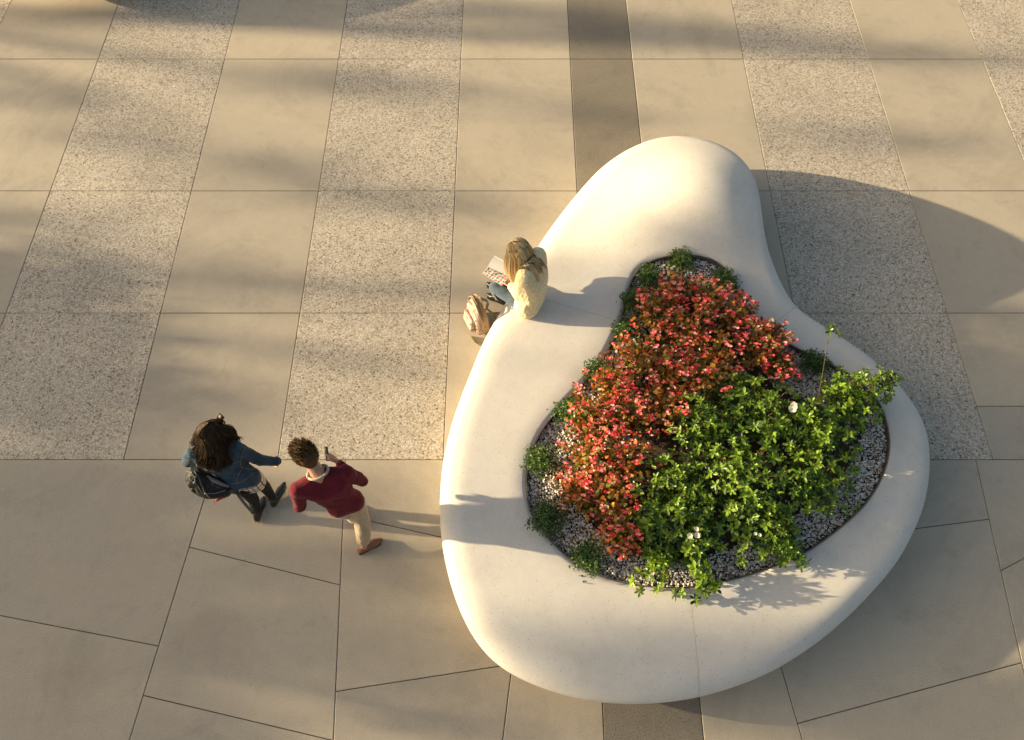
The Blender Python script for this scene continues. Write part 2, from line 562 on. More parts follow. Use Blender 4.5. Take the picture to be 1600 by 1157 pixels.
link('soil_bed', mesh_from('soil_bed', V, [f[::-1] for f in Fc]), MAT['soil'], bench)

# ------------------------------------------------------------------ gravel
def inside(x, y, poly):
    px, py = poly[:, 0], poly[:, 1]; qx, qy = np.roll(px, -1), np.roll(py, -1)
    c = ((py > y) != (qy > y)) & (x < (qx-px)*(y-py)/(qy-py+1e-12)+px)
    return c.sum() % 2 == 1
def bed_z(x, y):
    return 0.416+0.54*hump(x, y)+0.012*noise.noise((x*2.1, y*2.1, 3))
MULCH = crom([P(x, y, .42)[:2] for x, y in [(1065,450),(1120,470),(1160,512),(1195,560),(1205,600),(1270,630),(1335,645),(1350,665),(1335,715),(1290,770),(1235,810),(1160,850),
        (1090,868),(1020,872),(975,858),(925,820),(900,775),(905,715),(915,665),(950,610),(990,560),(1010,510),(1035,470)]], 4)
def gravel():
    rng = np.random.default_rng(5)
    t = (1+5**0.5)/2
    ico = np.array([(-1,t,0),(1,t,0),(-1,-t,0),(1,-t,0),(0,-1,t),(0,1,t),(0,-1,-t),(0,1,-t),(t,0,-1),(t,0,1),(-t,0,-1),(-t,0,1)])/math.sqrt(1+t*t)
    icf = np.array([(0,11,5),(0,5,1),(0,1,7),(0,7,10),(0,10,11),(1,5,9),(5,11,4),(11,10,2),(10,7,6),(7,1,8),(3,9,4),(3,4,2),(3,2,6),(3,6,8),(3,8,9),(4,9,5),(2,4,11),(6,2,10),(8,6,7),(9,8,1)])
    poly = ii+nin*0.016
    x0, y0 = poly.min(0); x1, y1 = poly.max(0)
    sp = 0.0235
    Vs, Fs, Cs = [], [], []
    pal = np.array((1.06, 1.03, .97))*np.array([(0.72,0.70,0.66),(0.62,0.59,0.54),(0.78,0.76,0.73),(0.52,0.45,0.36),(0.40,0.34,0.28),(0.66,0.60,0.50),(0.30,0.26,0.23)])
    pr = np.array([0.22,0.2,0.13,0.15,0.12,0.11,0.07])
    n = 0
    for iy in range(int((y1-y0)/sp)+1):
        for ix in range(int((x1-x0)/sp)+1):
            x = x0+(ix+0.5*(iy % 2)+rng.uniform(-.35, .35))*sp; y = y0+(iy+rng.uniform(-.35, .35))*sp
            if not inside(x, y, poly): continue
            if inside(x, y, MULCH) and rng.random() > .06: continue
            s = rng.uniform(0.008, 0.0195)
            sc = np.array([s*rng.uniform(.85, 1.35), s*rng.uniform(.8, 1.1), s*rng.uniform(.6, .95)])
            v = ico*rng.uniform(.82, 1.12, (12, 1))*sc
            a, b = rng.uniform(0, 6.28), rng.uniform(-.5, .5)
            R = np.array([[math.cos(a), -math.sin(a), 0], [math.sin(a), math.cos(a), 0], [0, 0, 1]])@np.array([[1, 0, 0], [0, math.cos(b), -math.sin(b)], [0, math.sin(b), math.cos(b)]])
            v = v@R.T+np.array([x, y, bed_z(x, y)+rng.uniform(-.004, .010)])
            Vs.append(v); Fs.append(icf+n); n += 12
            c = pal[rng.choice(7, p=pr)]*rng.uniform(.85, 1.1)
            Cs.append(np.tile(c, (12, 1)))
    V = np.concatenate(Vs); Fc = np.concatenate(Fs).tolist(); C = np.concatenate(Cs)
    o = link('gravel', mesh_from('gravel', V, Fc, False, C), MAT['white_gravel'])
    tag(o, 'white and grey gravel mulch covering the flower bed', 'gravel', kind='stuff')
gravel()

# ------------------------------------------------------------------ plants
LEAF_F = [(0,2,1),(0,3,2),(1,2,5,4),(2,3,6,5),(4,5,7),(5,6,7)]
def leaf_template(w1, w2, fold, curl):
    return np.array([(0,0,0),(0.36,w1,fold),(0.36,0,0.0),(0.36,-w1,fold),(0.74,w2,fold-curl*0.4),(0.74,0,-curl*0.35),(0.74,-w2,fold-curl*0.4),(1,0,-curl)], float)
AZ_LEAF = leaf_template(0.15, 0.19, 0.05, 0.10)
BE_LEAF = leaf_template(0.36, 0.40, 0.10, 0.20)
TU_LEAF = leaf_template(0.24, 0.26, 0.06, 0.08)
PETAL = leaf_template(0.30, 0.42, 0.08, -0.12)

class Leaves:
    def __init__(self, tmpl):
        self.t = tmpl; self.V = []; self.C = []; self.n = 0
    def add(self, pos, direction, size, col, roll=0.0, up=(0, 0, 1)):
        x = np.asarray(direction, float); x = x/(np.linalg.norm(x)+1e-9)
        y = np.cross(np.asarray(up, float), x)
        ny = np.linalg.norm(y)
        y = np.array([1.0, 0, 0]) if ny < 1e-3 else y/ny
        z = np.cross(x, y)
        c, s_ = math.cos(roll), math.sin(roll)
        y, z = y*c+z*s_, z*c-y*s_
        self.V.append((self.t*size)@np.stack([x, y, z])+np.asarray(pos))
        self.C.append(np.tile(col, (8, 1)))
        self.n += 1
    def build(self, name, mat, parent):
        if not self.n: return None
        V = np.concatenate(self.V); C = np.concatenate(self.C)
        Fc = [tuple(i*8+k for k in f) for i in range(self.n) for f in LEAF_F]
        return link(name, mesh_from(name, V, Fc, True, C), MAT[mat], parent)

class Tubes:
    """many thin tapering stems in one mesh"""
    def __init__(self, sides=4):
        self.V = []; self.F = []; self.k = sides
    def add(self, pts, r0, r1):
        k = self.k; b = len(self.V); n = len(pts)
        for i, p in enumerate(pts):
            p = Vector(p)
            d = (Vector(pts[min(i+1, n-1)])-Vector(pts[max(i-1, 0)])).normalized()
            a = d.orthogonal().normalized(); c = d.cross(a)
            r = r0+(r1-r0)*i/(n-1)
            for j in range(k):
                t = 6.2832*j/k
                self.V.append(tuple(p+a*math.cos(t)*r+c*math.sin(t)*r))
        for i in range(n-1):
            for j in range(k):
                self.F.append((b+i*k+j, b+i*k+(j+1) % k, b+(i+1)*k+(j+1) % k, b+(i+1)*k+j))
    def build(self, name, mat, parent):
        return link(name, mesh_from(name, self.V, self.F), MAT[mat], parent)

def bez(a, b, c, n=6):
    return [a*(1-t)**2+b*2*t*(1-t)+c*t*t for t in np.linspace(0, 1, n)]
def jit(rng, c, v):
    return np.clip(np.array(c)*rng.uniform(1-v, 1+v)*rng.uniform(0.92, 1.08, 3), 0, 1)

def rosette(L, rng, pos, axis, size, bright):
    axis = np.asarray(axis, float); axis /= np.linalg.norm(axis)
    a = np.cross(axis, [0.31, 0.2, 0.93]); a /= np.linalg.norm(a)+1e-9
    b = np.cross(axis, a)
    ph = rng.uniform(0, 6.28)
    n1 = rng.integers(5, 8)
    young = np.array((0.235, 0.345, 0.028)); mature = np.array((0.098, 0.190, 0.021)); old = np.array((0.030, 0.070, 0.014))
    for k in range(n1):
        t = ph+6.28*k/n1+rng.uniform(-.25, .25)
        el = rng.uniform(0.05, 0.5)
        d = (a*math.cos(t)+b*math.sin(t))*math.cos(el)+axis*math.sin(el)
        base = mature*(1-bright)+young*bright if rng.random() < 0.7 else old
        L.add(pos, d, size*rng.uniform(.75, 1.15), jit(rng, base, 0.25), rng.uniform(-.35, .35), axis)
    n2 = rng.integers(3, 6)
    for k in range(n2):
        t = ph+0.6+6.28*k/n2+rng.uniform(-.3, .3)
        el = rng.uniform(0.6, 1.15)
        d = (a*math.cos(t)+b*math.sin(t))*math.cos(el)+axis*math.sin(el)
        L.add(pos+axis*0.008, d, size*rng.uniform(.45, .75), jit(rng, mature*0.35+young*0.65*(0.6+bright), 0.2), rng.uniform(-.3, .3), axis)

def azalea_flower(parent, pos, axis, rng, size=0.032):
    L = Leaves(PETAL)
    axis = np.asarray(axis, float); axis /= np.linalg.norm(axis)
    a = np.cross(axis, [0.3, 0.9, 0.1]); a /= np.linalg.norm(a); b = np.cross(axis, a)
    for k in range(5):
        t = 6.283*k/5+rng.uniform(-.1, .1)
        d = (a*math.cos(t)+b*math.sin(t))*0.9+axis*0.35
        L.add(pos, d, size*rng.uniform(.9, 1.15), (0.80, 0.77, 0.70), rng.uniform(-.2, .2), axis)
    L.build('blossom', 'petal', parent)

def shrub(name, label, px, py, ztip, R, H, n, seed, flowers=(), sprays=(), lean=(0, 0), group='azaleas on the right of the bed'):
    rng = np.random.default_rng(seed)
    top = P(px, py, ztip+.07)
    base = np.array((top.x-lean[0], top.y-lean[1], bed_z(top.x, top.y)))
    root = empty(name, tuple(base))
    tag(root, label, 'shrub', group)
    L = Leaves(AZ_LEAF); T = Tubes(4)
    tips = []
    R *= 1.20; H *= 1.36; n = int(n*1.02)
    for k in range(n):
        az = k*2.39996+rng.uniform(-.3, .3)
        rr = math.sqrt((k+0.6)/n)*R*rng.uniform(.8, 1.12)
        hh = H*math.sqrt(max(0.03, 1-(rr/(R*1.15))**2))*rng.uniform(.72, 1.1)
        tips.append(np.array((base[0]+lean[0]+rr*math.cos(az), base[1]+lean[1]+rr*math.sin(az), base[2]+hh)))
    for tp in tips:
        mid = base+(tp-base)*np.array((.35, .35, .62))+np.append(rng.uniform(-.04, .04, 2), 0)
        st = base+np.append(rng.uniform(-.03, .03, 2), 0)
        pts = bez(st, mid, tp, 7)
        T.add([tuple(p) for p in pts], 0.006, 0.0022)
        ax = tp-pts[-2]; ax = ax/np.linalg.norm(ax)*0.6+np.array((-0.15, 0, 0.6))
        rosette(L, rng, tp, ax, rng.uniform(.056, .092), rng.uniform(.25, 1.0))
        for m in range(rng.integers(4, 7)):           # side twigs
            f = rng.uniform(.5, .95)
            p0 = pts[int(f*5)]
            off = rng.normal(0, 1, 3); off[2] = abs(off[2])*0.7+0.25
            off *= rng.uniform(.05, .11)/np.linalg.norm(off)
            p1 = p0+off
            T.add([tuple(p0), tuple((p0+p1)/2+np.array((0, 0, .008))), tuple(p1)], 0.0028, 0.0018)
            rosette(L, rng, p1, off+np.array((0, 0, .05)), rng.uniform(.042, .078), rng.uniform(.0, .8))
    for (sx, sy, sz, nn) in sprays:                    # long shoots that reach out of the crown
        tp = np.array(P(sx, sy, sz)); mid = (base+tp)/2+np.array((0, 0, .16))
        pts = bez(base+np.array((0, 0, .06)), mid, tp, 10)
        T.add([tuple(p) for p in pts], 0.006, 0.002)
        for m in range(nn):
            i = rng.integers(6, 10) if nn > 3 else 9
            off = rng.normal(0, 1, 3)*np.array((.05, .05, .025))
            p1 = pts[i]+off
            T.add([tuple(pts[max(i-1, 0)]), tuple(p1)], 0.0022, 0.0015)
            rosette(L, rng, p1, off+np.array((0, 0, .08)), rng.uniform(.065, .09), rng.uniform(.6, 1.0))
    st = T.build('stems', 'woody_stem', root); st['kind'] = 'stuff'
    fo = L.build('foliage', 'azalea_leaf', root); fo['kind'] = 'stuff'
    for (fx, fy, fz, fs) in flowers:
        azalea_flower(root, np.array(P(fx, fy, fz+.15)), (-.2, -.5, 1), rng, fs*1.15)
    return root

Q = 0.80
shrub('azalea_shrub', 'leafy azalea in front of the red begonias with a small dead sprig', 1105, 655, Q, .40, .40, 46, 11)
shrub('azalea_shrub', 'azalea at the left edge of the green clump touching the begonias', 1060, 755, Q-.04, .34, .36, 40, 12)
shrub('azalea_shrub', 'azalea with one large white blossom high on its crown', 1200, 640, Q, .38, .42, 44, 13, [(1238, 638, .93, .042), (1240, 633, .95, .034)])
shrub('azalea_shrub', 'azalea filling the centre of the green clump', 1165, 735, Q, .42, .44, 50, 14)
shrub('azalea_shrub', 'azalea between the white-blossomed shrub and the bed edge on the right', 1285, 665, Q-.02, .36, .40, 44, 15, (), [(1294, 522, 1.06, 3)])
shrub('azalea_shrub', 'azalea leaning out over the bench on the far right', 1340, 612, Q-.02, .32, .36, 38, 16, (), [(1385, 596, .84, 7), (1400, 590, .80, 6), (1395, 606, .74, 5), (1370, 580, .86, 5)], (0.06, 0.02))
shrub('azalea_shrub', 'azalea with three small white blossoms near the front rim', 1085, 815, Q-.10, .34, .32, 40, 17, [(1078, 837, .78, .030), (1089, 836, .78, .030), (1088, 826, .80, .024)])
shrub('azalea_shrub', 'azalea with tiny white buds at the front right', 1190, 805, Q-.08, .36, .34, 42, 18, [(1180, 834, .72, .018), (1187, 836, .72, .018)])
shrub('azalea_shrub', 'azalea on the right spilling toward the curved gravel strip', 1275, 745, Q-.08, .36, .34, 40, 19, (), [(1340, 735, .58, 4), (1345, 690, .62, 4), (1320, 780, .55, 3)])
shrub('azalea_shrub', 'low azalea hanging over the front rim beneath the tiny buds', 1225, 838, Q-.18, .20, .24, 18, 20, (), [(1248, 880, .62, 6), (1238, 862, .66, 5), (1228, 858, .64, 4)])
shrub('azalea_shrub', 'azalea filling the gap between the red drift and the white blossom', 1150, 600, Q-.08, .24, .30, 22, 23)
shrub('azalea_shrub', 'azalea at the near left corner of the green clump over dark soil', 1025, 815, Q-.14, .24, .28, 22, 24)
shrub('azalea_shrub', 'bright low azalea sprig at the front rim left of the bench joint', 1035, 868, Q-.24, .13, .18, 10, 21, [(1020, 896, .60, .018)], [(1022, 893, .64, 11), (990, 912, .58, 4), (1035, 922, .54, 3)])
shrub('azalea_shrub', 'azalea sprig hanging over the white rim beside the bench joint', 1085, 872, Q-.26, .10, .16, 6, 22, (), [(1100, 893, .70, 8), (1112, 915, .64, 7), (1098, 930, .62, 7), (1090, 940, .58, 5)])

def begonia(label, px, py, ztip, R, H, seed, group='red begonias on the left of the bed'):
    rng = np.random.default_rng(seed)
    top = P(px, py, ztip); top = P(px, py, ztip+.10+.8*(bed_z(top.x, top.y)-.416))
    base = np.array((top.x, top.y, bed_z(top.x, top.y)))
    root = empty('begonia', tuple(base))
    tag(root, label, 'flower', group)
    L = Leaves(BE_LEAF); T = Tubes(3); Fl = Leaves(PETAL)
    nb = 44
    pal = [(0.46, 0.180, 0.022), (0.34, 0.19, 0.024), (0.17, 0.165, 0.024), (0.46, 0.120, 0.024), (0.11, 0.055, 0.018), (0.36, 0.26, 0.034), (0.075, 0.090, 0.018)]
    pw = np.array([.17, .16, .20, .10, .13, .08, .16]); warm = rng.uniform(0.85, 1.1)
    for k in range(nb):
        az = k*2.39996+rng.uniform(-.4, .4)
        rr = math.sqrt((k+.5)/nb)*R*rng.uniform(.75, 1.15)
        hh = H*math.sqrt(max(.05, 1-(rr/(R*1.2))**2))*rng.uniform(.6, 1.1)
        tp = base+np.array((rr*math.cos(az), rr*math.sin(az), hh))
        mid = base+(tp-base)*np.array((.3, .3, .6))
        pts = bez(base+np.append(rng.uniform(-.04, .04, 2), 0), mid, tp, 6)
        T.add([tuple(p) for p in pts], .004, .002)
        for m in range(rng.integers(9, 14)):
            p = pts[rng.integers(2, 6)]+rng.normal(0, .026, 3)
            d = rng.normal(0, 1, 3); d[2] = d[2]*0.45+0.1
            c = pal[rng.choice(7, p=pw)]
            L.add(p, d, rng.uniform(.028, .060), jit(rng, np.array(c)*warm*1.02, .30), rng.uniform(-.9, .9))
        if rng.random() < .47:
            head = tp+np.array((0, 0, rng.uniform(.02, .10)))+np.append(rng.normal(0, .015, 2), 0)
            T.add([tuple(pts[-2]), tuple((pts[-2]+head)/2+rng.normal(0, .006, 3)), tuple(head)], .002, .0012)
            hue = rng.random()
            for q in range(rng.integers(3, 8)):
                fp = head+rng.normal(0, 1, 3)*np.array((.024, .024, .016))
                ax = rng.normal(0, .7, 3)+np.array((-.2, -.2, .8)); ax /= np.linalg.norm(ax)
                a = np.cross(ax, [.2, .9, .3]); a /= np.linalg.norm(a); b = np.cross(ax, a)
                col = (0.85, 0.085, 0.095) if rng.random() < .38 else ((0.88, 0.19, 0.20) if rng.random() < .58 else (0.92, 0.46, 0.44))
                for m in range(4):
                    t = 1.5708*m+rng.uniform(-.2, .2)
                    sz = (.024 if m % 2 == 0 else .016)*rng.uniform(.85, 1.2)
                    Fl.add(fp, (a*math.cos(t)+b*math.sin(t))+ax*.35, sz, jit(rng, col, .12), rng.uniform(-.3, .3), ax)
    for o in (T.build('stems', 'red_stem', root), L.build('foliage', 'begonia_leaf', root), Fl.build('flowers', 'petal', root)):
        if o: o['kind'] = 'stuff'

BEG = [('begonia at the narrow far tip of the bed nearest the hump', 1062, 440, .72), ('begonia between two green tufts on the far right side', 1112, 462, .72),
       ('begonia beside the dark tuft on the upper left rim', 1028, 482, .70), ('begonia on the upper right side by the thin bench arm', 1152, 487, .72),
       ('begonia in the middle of the upper bed with bare olive leaves', 1085, 505, .78), ('orange-leaved begonia at the waist of the bed on the left', 1002, 548, .70),
       ('begonia in the middle of the bed above the azaleas', 1125, 545, .80), ('begonia with loose flower stalks reaching over the thin right arm', 1195, 528, .72),
       ('bright orange begonia near the left rim below the waist', 962, 592, .70), ('begonia surrounded on all sides at the heart of the red drift', 1050, 572, .80),
       ('begonia just above the topmost azalea leaves', 1105, 590, .74), ('lone low begonia right of the drift above the white blossom', 1222, 562, .66),
       ('flower-laden begonia on the left above the widest gravel strip', 928, 640, .70), ('begonia thick with coral blooms left of the azaleas', 992, 640, .78),
       ('dark-leaved begonia wedged against the upper left azalea', 1045, 632, .72), ('begonia on the left with pale pink tips over gravel', 925, 700, .68),
       ('begonia between gravel and azalea halfway down the left side', 982, 712, .74), ('begonia at the lower left beside a round green tuft', 905, 762, .62),
       ('olive-leaved begonia low in the drift next to dark soil', 955, 775, .68), ('begonia at the near end of the red drift by white gravel', 975, 832, .62)]
for i, (lb, x, y, z) in enumerate(BEG):
    small = i in (0, 11, 17, 19)
    begonia(lb, x, y, z, .25 if small else .34, .34 if small else .52, 100+i)

def tuft(label, px, py, R, seed, dark):
    rng = np.random.default_rng(seed)
    c = P(px, py, .47); c = P(px, py, bed_z(c.x, c.y)+.06)
    base = np.array((c.x, c.y, bed_z(c.x, c.y)))
    root = empty('ground_cover_tuft', tuple(base))
    tag(root, label, 'plant', 'small green tufts along the bed edge')
    L = Leaves(TU_LEAF); T = Tubes(3); R *= 1.3
    for k in range(95):
        az = rng.uniform(0, 6.283); rr = R*math.sqrt(rng.random())*rng.uniform(.8, 1.25)
        if k % 17 == 0: rr *= 1.45
        hh = .16*math.sqrt(max(.02, 1-min(1, rr/(R*1.15))**2))*rng.uniform(.7, 1.25)+.015
        tp = base+np.array((rr*math.cos(az), rr*math.sin(az), hh))
        pts = bez(base, base+(tp-base)*np.array((.4, .4, .9)), tp, 5)
        T.add([tuple(p) for p in pts], .0018, .001)
        for m in range(15):
            p = pts[rng.integers(2, 5)]+rng.normal(0, .014, 3)
            d = rng.normal(0, 1, 3); d[2] = abs(d[2])*.6
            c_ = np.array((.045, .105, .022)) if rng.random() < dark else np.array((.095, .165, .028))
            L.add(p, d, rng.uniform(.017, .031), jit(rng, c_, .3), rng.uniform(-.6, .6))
    st = T.build('stems', 'woody_stem', root); st['kind'] = 'stuff'
    fo = L.build('foliage', 'tuft_leaf', root); fo['kind'] = 'stuff'
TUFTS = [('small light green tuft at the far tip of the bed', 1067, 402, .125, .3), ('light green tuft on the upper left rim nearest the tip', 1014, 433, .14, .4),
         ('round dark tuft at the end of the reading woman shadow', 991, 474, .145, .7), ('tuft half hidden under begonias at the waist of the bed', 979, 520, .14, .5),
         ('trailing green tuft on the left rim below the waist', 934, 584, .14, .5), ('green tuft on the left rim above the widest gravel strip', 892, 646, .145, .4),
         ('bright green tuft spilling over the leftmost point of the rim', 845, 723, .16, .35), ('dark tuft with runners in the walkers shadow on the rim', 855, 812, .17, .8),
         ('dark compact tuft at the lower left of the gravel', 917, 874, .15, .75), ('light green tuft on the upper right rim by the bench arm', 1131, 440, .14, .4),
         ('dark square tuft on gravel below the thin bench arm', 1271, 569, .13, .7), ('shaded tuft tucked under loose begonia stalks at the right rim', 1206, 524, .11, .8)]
def litter():
    rng = np.random.default_rng(77); L = Leaves(BE_LEAF)
    poly = ii+nin*0.05; x0, y0 = poly.min(0); x1, y1 = poly.max(0)
    while L.n < 420:
        x, y = rng.uniform(x0, x1), rng.uniform(y0, y1)
        if not inside(x, y, poly): continue
        c = [(0.20, 0.10, 0.04), (0.28, 0.16, 0.06), (0.12, 0.065, 0.03), (0.62, 0.16, 0.15)][rng.choice(4, p=[.35, .25, .28, .12])]
        d = rng.normal(0, 1, 3); d[2] *= .25
        L.add((x, y, bed_z(x, y)+rng.uniform(.012, .022)), d, rng.uniform(.016, .038), jit(rng, c, .3), rng.uniform(-.7, .7))
    o = L.build('leaf_litter', 'begonia_leaf', None)
    tag(o, 'dry brown leaves and dropped petals scattered over the gravel', 'leaves', kind='stuff')
litter()
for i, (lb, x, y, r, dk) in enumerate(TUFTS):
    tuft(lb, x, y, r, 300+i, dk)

# ------------------------------------------------------------------ people, bags and what they hold
from mathutils.bvhtree import BVHTree
def cloth(name, base, dark, scale, bump=0.4, bscale=None, rough=0.85, sheen=0.3):
    m = NT(name)
    p = m.obj()
    c = m.ramp(m.noise(p, scale, 4, 0.6), [(0.3, dark), (0.7, base)])
    c = m.mix(1.0, c, m.ramp(m.noise(p, 260, 2), [(0.3, 0.82), (0.7, 1.1)]), 'MULTIPLY')
    m.color(c)
    m.set(Roughness=rough)
    m.bsdf.inputs['Sheen Weight'].default_value = sheen
    m.bsdf.inputs['Specular IOR Level'].default_value = 0.2
    m.bump(m.math('ADD', m.noise(p, bscale or 22, 3, 0.6, 0.6), m.math('MULTIPLY', m.noise(p, 300, 2), 0.2)), bump, 0.012)
    MAT[name] = m.mat
cloth('maroon_knit', (0.155, 0.015, 0.023), (0.112, 0.010, 0.016), 7, 0.45, None, 0.9, 0.05)
cloth('khaki_cotton', (0.42, 0.315, 0.185), (0.35, 0.26, 0.15), 9, 0.4)
cloth('denim', (0.048, 0.085, 0.112), (0.024, 0.046, 0.064), 12, 0.6, None, 0.85, 0.05)
cloth('dark_jeans', (0.022, 0.022, 0.020), (0.010, 0.010, 0.010), 12, 0.5, None, 0.8, 0.0)
cloth('blue_jeans', (0.085, 0.125, 0.165), (0.042, 0.066, 0.095), 10, 0.5)
cloth('black_nylon', (0.030, 0.029, 0.024), (0.010, 0.010, 0.009), 14, 0.9, 16, 0.5, 0.0)
cloth('grey_webbing', (0.10, 0.10, 0.085), (0.075, 0.075, 0.065), 40, 0.3)
cloth('grey_mesh', (0.27, 0.25, 0.23), (0.22, 0.20, 0.19), 60, 0.3)
cloth('cream_rib', (0.46, 0.40, 0.30), (0.38, 0.33, 0.25), 30, 0.4)
cloth('red_nylon', (0.55, 0.03, 0.02), (0.45, 0.02, 0.02), 20, 0.3)
cloth('tan_canvas', (0.36, 0.235, 0.125), (0.28, 0.18, 0.09), 20, 0.4)
cloth('olive_webbing', (0.30, 0.25, 0.075), (0.23, 0.19, 0.06), 20, 0.3)
def knit():
    m = NT('yellow_cable_knit')
    p = m.obj()
    v = m.voronoi(p, 34.0)
    c = m.ramp(v.outputs['Distance'], [(0.15, (0.93, 0.79, 0.47)), (0.6, (0.84, 0.66, 0.33))])
    c = m.mix(1.0, c, m.ramp(m.noise(p, 9, 3), [(0.3, 0.88), (0.7, 1.06)]), 'MULTIPLY')
    m.color(c); m.set(Roughness=0.9)
    m.bsdf.inputs['Sheen Weight'].default_value = 0.4
    m.bump(m.math('ADD', m.math('MULTIPLY', v.outputs['Distance'], -0.8), m.noise(p, 14, 3, 0.6, 0.8)), 0.7, 0.012)
    MAT['yellow_cable_knit'] = m.mat
knit()
def plaid():
    m = NT('plaid_flannel')
    p = m.obj()
    sep = m.n('ShaderNodeSeparateXYZ'); m.l(p, sep.inputs[0])
    a = m.math('ADD', sep.outputs[0], m.math('MULTIPLY', sep.outputs[1], 0.35))
    def band(x, k, w): return m.math('LESS_THAN', m.math('FRACT', m.math('MULTIPLY', x, k)), w)
    c = m.mix(band(a, 20.0, 0.22), (0.66, 0.58, 0.47), (0.10, 0.085, 0.075))
    c = m.mix(band(sep.outputs[2], 20.0, 0.22), c, (0.12, 0.10, 0.085))
    m.color(c); m.set(Roughness=0.9)
    MAT['plaid_flannel'] = m.mat
plaid()
def floral(name, ground, spots, scale):
    m = NT(name)
    p = m.obj()
    v = m.voronoi(p, scale, rnd=0.75)
    sep = m.n('ShaderNodeSeparateColor'); m.l(v.outputs['Color'], sep.inputs[0])
    c = m.ramp(sep.outputs[0], [(i/len(spots), s_) for i, s_ in enumerate(spots)], 'CONSTANT')
    d = m.math('ADD', v.outputs['Distance'], m.math('MULTIPLY', m.math('SUBTRACT', m.noise(p, scale*2.2, 2), 0.5), 0.25))
    c = m.mix(m.ramp(d, [(0.36, 0.0), (0.42, 1.0)]), c, ground)
    m.color(c); m.set(Roughness=0.75)
    m.bump(m.noise(p, 18, 3), 0.35, 0.01)
    MAT[name] = m.mat
floral('floral_canvas', (0.40, 0.31, 0.245), [(0.62, 0.16, 0.16), (0.74, 0.38, 0.34), (0.16, 0.20, 0.10), (0.62, 0.42, 0.26), (0.10, 0.06, 0.06), (0.50, 0.35, 0.29)], 26.0)
floral('floral_cover', (0.78, 0.73, 0.66), [(0.78, 0.20, 0.05), (0.03, 0.20, 0.19), (0.80, 0.30, 0.10), (0.05, 0.24, 0.20)], 30.0)
simple('skin', (0.44, 0.235, 0.150), 0.5, 0.4, 20, 0.08)
simple('pale_skin', (0.50, 0.29, 0.205), 0.5, 0.4, 20, 0.08)
simple('brown_leather', (0.20, 0.075, 0.028), 0.38, 0.5, 16, 0.2, 0.2, 60)
simple('black_leather', (0.020, 0.020, 0.018), 0.32, 0.5, 16, 0.3, 0.2, 40)
simple('pale_sole', (0.40, 0.32, 0.16), 0.8, 0.2)
simple('dark_sole', (0.03, 0.025, 0.02), 0.8, 0.2)
simple('paper', (0.58, 0.56, 0.53), 0.8, 0.2, 30, 0.03)
simple('phone_glass', (0.015, 0.018, 0.035), 0.12, 0.5)
simple('phone_lens', (0.42, 0.30, 0.12), 0.3, 0.5)
simple('eye_white', (0.75, 0.72, 0.68), 0.3, 0.5)
simple('stitching', (0.30, 0.21, 0.11), 0.8, 0.2)
simple('zip_metal', (0.45, 0.43, 0.40), 0.35, 0.5, None, 0, 0, None, 0.8)
simple('dark_zip', (0.06, 0.045, 0.035), 0.6, 0.3)
def hair_material(name, gloss):
    m = NT(name)
    c = m.mix(1.0, m.tint(), m.ramp(m.noise(m.pos(), 140, 2), [(0.3, 0.75), (0.7, 1.15)]), 'MULTIPLY')
    m.color(c); m.set(Roughness=gloss)
    m.bsdf.inputs['Specular IOR Level'].default_value = 0.12
    MAT[name] = m.mat
hair_material('hair', 0.6)

_ico = None
def ico_pts():
    global _ico
    if _ico is None:
        bm = bmesh.new(); bmesh.ops.create_icosphere(bm, subdivisions=2, radius=1.0)
        _ico = [v.co.copy() for v in bm.verts]; bm.free()
    return _ico
def blob(name, prims, mat, parent, voxel=0.009, smooth=4, wrinkle=0.0, wscale=9.0, seed=0):
    """prims: lists of (point, radius); each list becomes the hull of its spheres, all are fused into one surface"""
    bm = bmesh.new()
    for pr in prims:
        vs = []
        for (c, r) in pr:
            c = Vector(c)
            for q in ico_pts(): vs.append(bm.verts.new(c+q*r))
        res = bmesh.ops.convex_hull(bm, input=vs, use_existing_faces=False)
        junk = [g for g in res['geom_interior'] if isinstance(g, bmesh.types.BMVert)]
        bmesh.ops.delete(bm, geom=junk, context='VERTS')
    me = bpy.data.meshes.new('tmp'); bm.to_mesh(me); bm.free()
    ob = bpy.data.objects.new('tmp', me); COL.objects.link(ob)
    md = ob.modifiers.new('r', 'REMESH'); md.mode = 'VOXEL'; md.voxel_size = voxel
    if smooth:
        ms = ob.modifiers.new('s', 'SMOOTH'); ms.factor = 0.5; ms.iterations = smooth
    dg = bpy.context.evaluated_depsgraph_get()
    out = bpy.data.meshes.new_from_object(ob.evaluated_get(dg))
    bpy.data.objects.remove(ob); bpy.data.meshes.remove(me)
    out.name = name
    if wrinkle:
        n = len(out.vertices)
        co = np.empty(n*3); out.vertices.foreach_get('co', co); co = co.reshape(-1, 3)
        no = np.empty(n*3); out.vertices.foreach_get('normal', no); no = no.reshape(-1, 3)
        d = np.array([noise.noise((c[0]*wscale+seed, c[1]*wscale, c[2]*wscale*1.7))+0.5*noise.noise((c[0]*wscale*2.3, c[1]*wscale*2.3+seed, c[2]*wscale*3.1)) for c in co])
        co = co+no*(d*wrinkle)[:, None]
        out.vertices.foreach_set('co', co.ravel())
    out.polygons.foreach_set('use_smooth', [True]*len(out.polygons))
    out.update()
    return link(name, out, MAT[mat], parent)

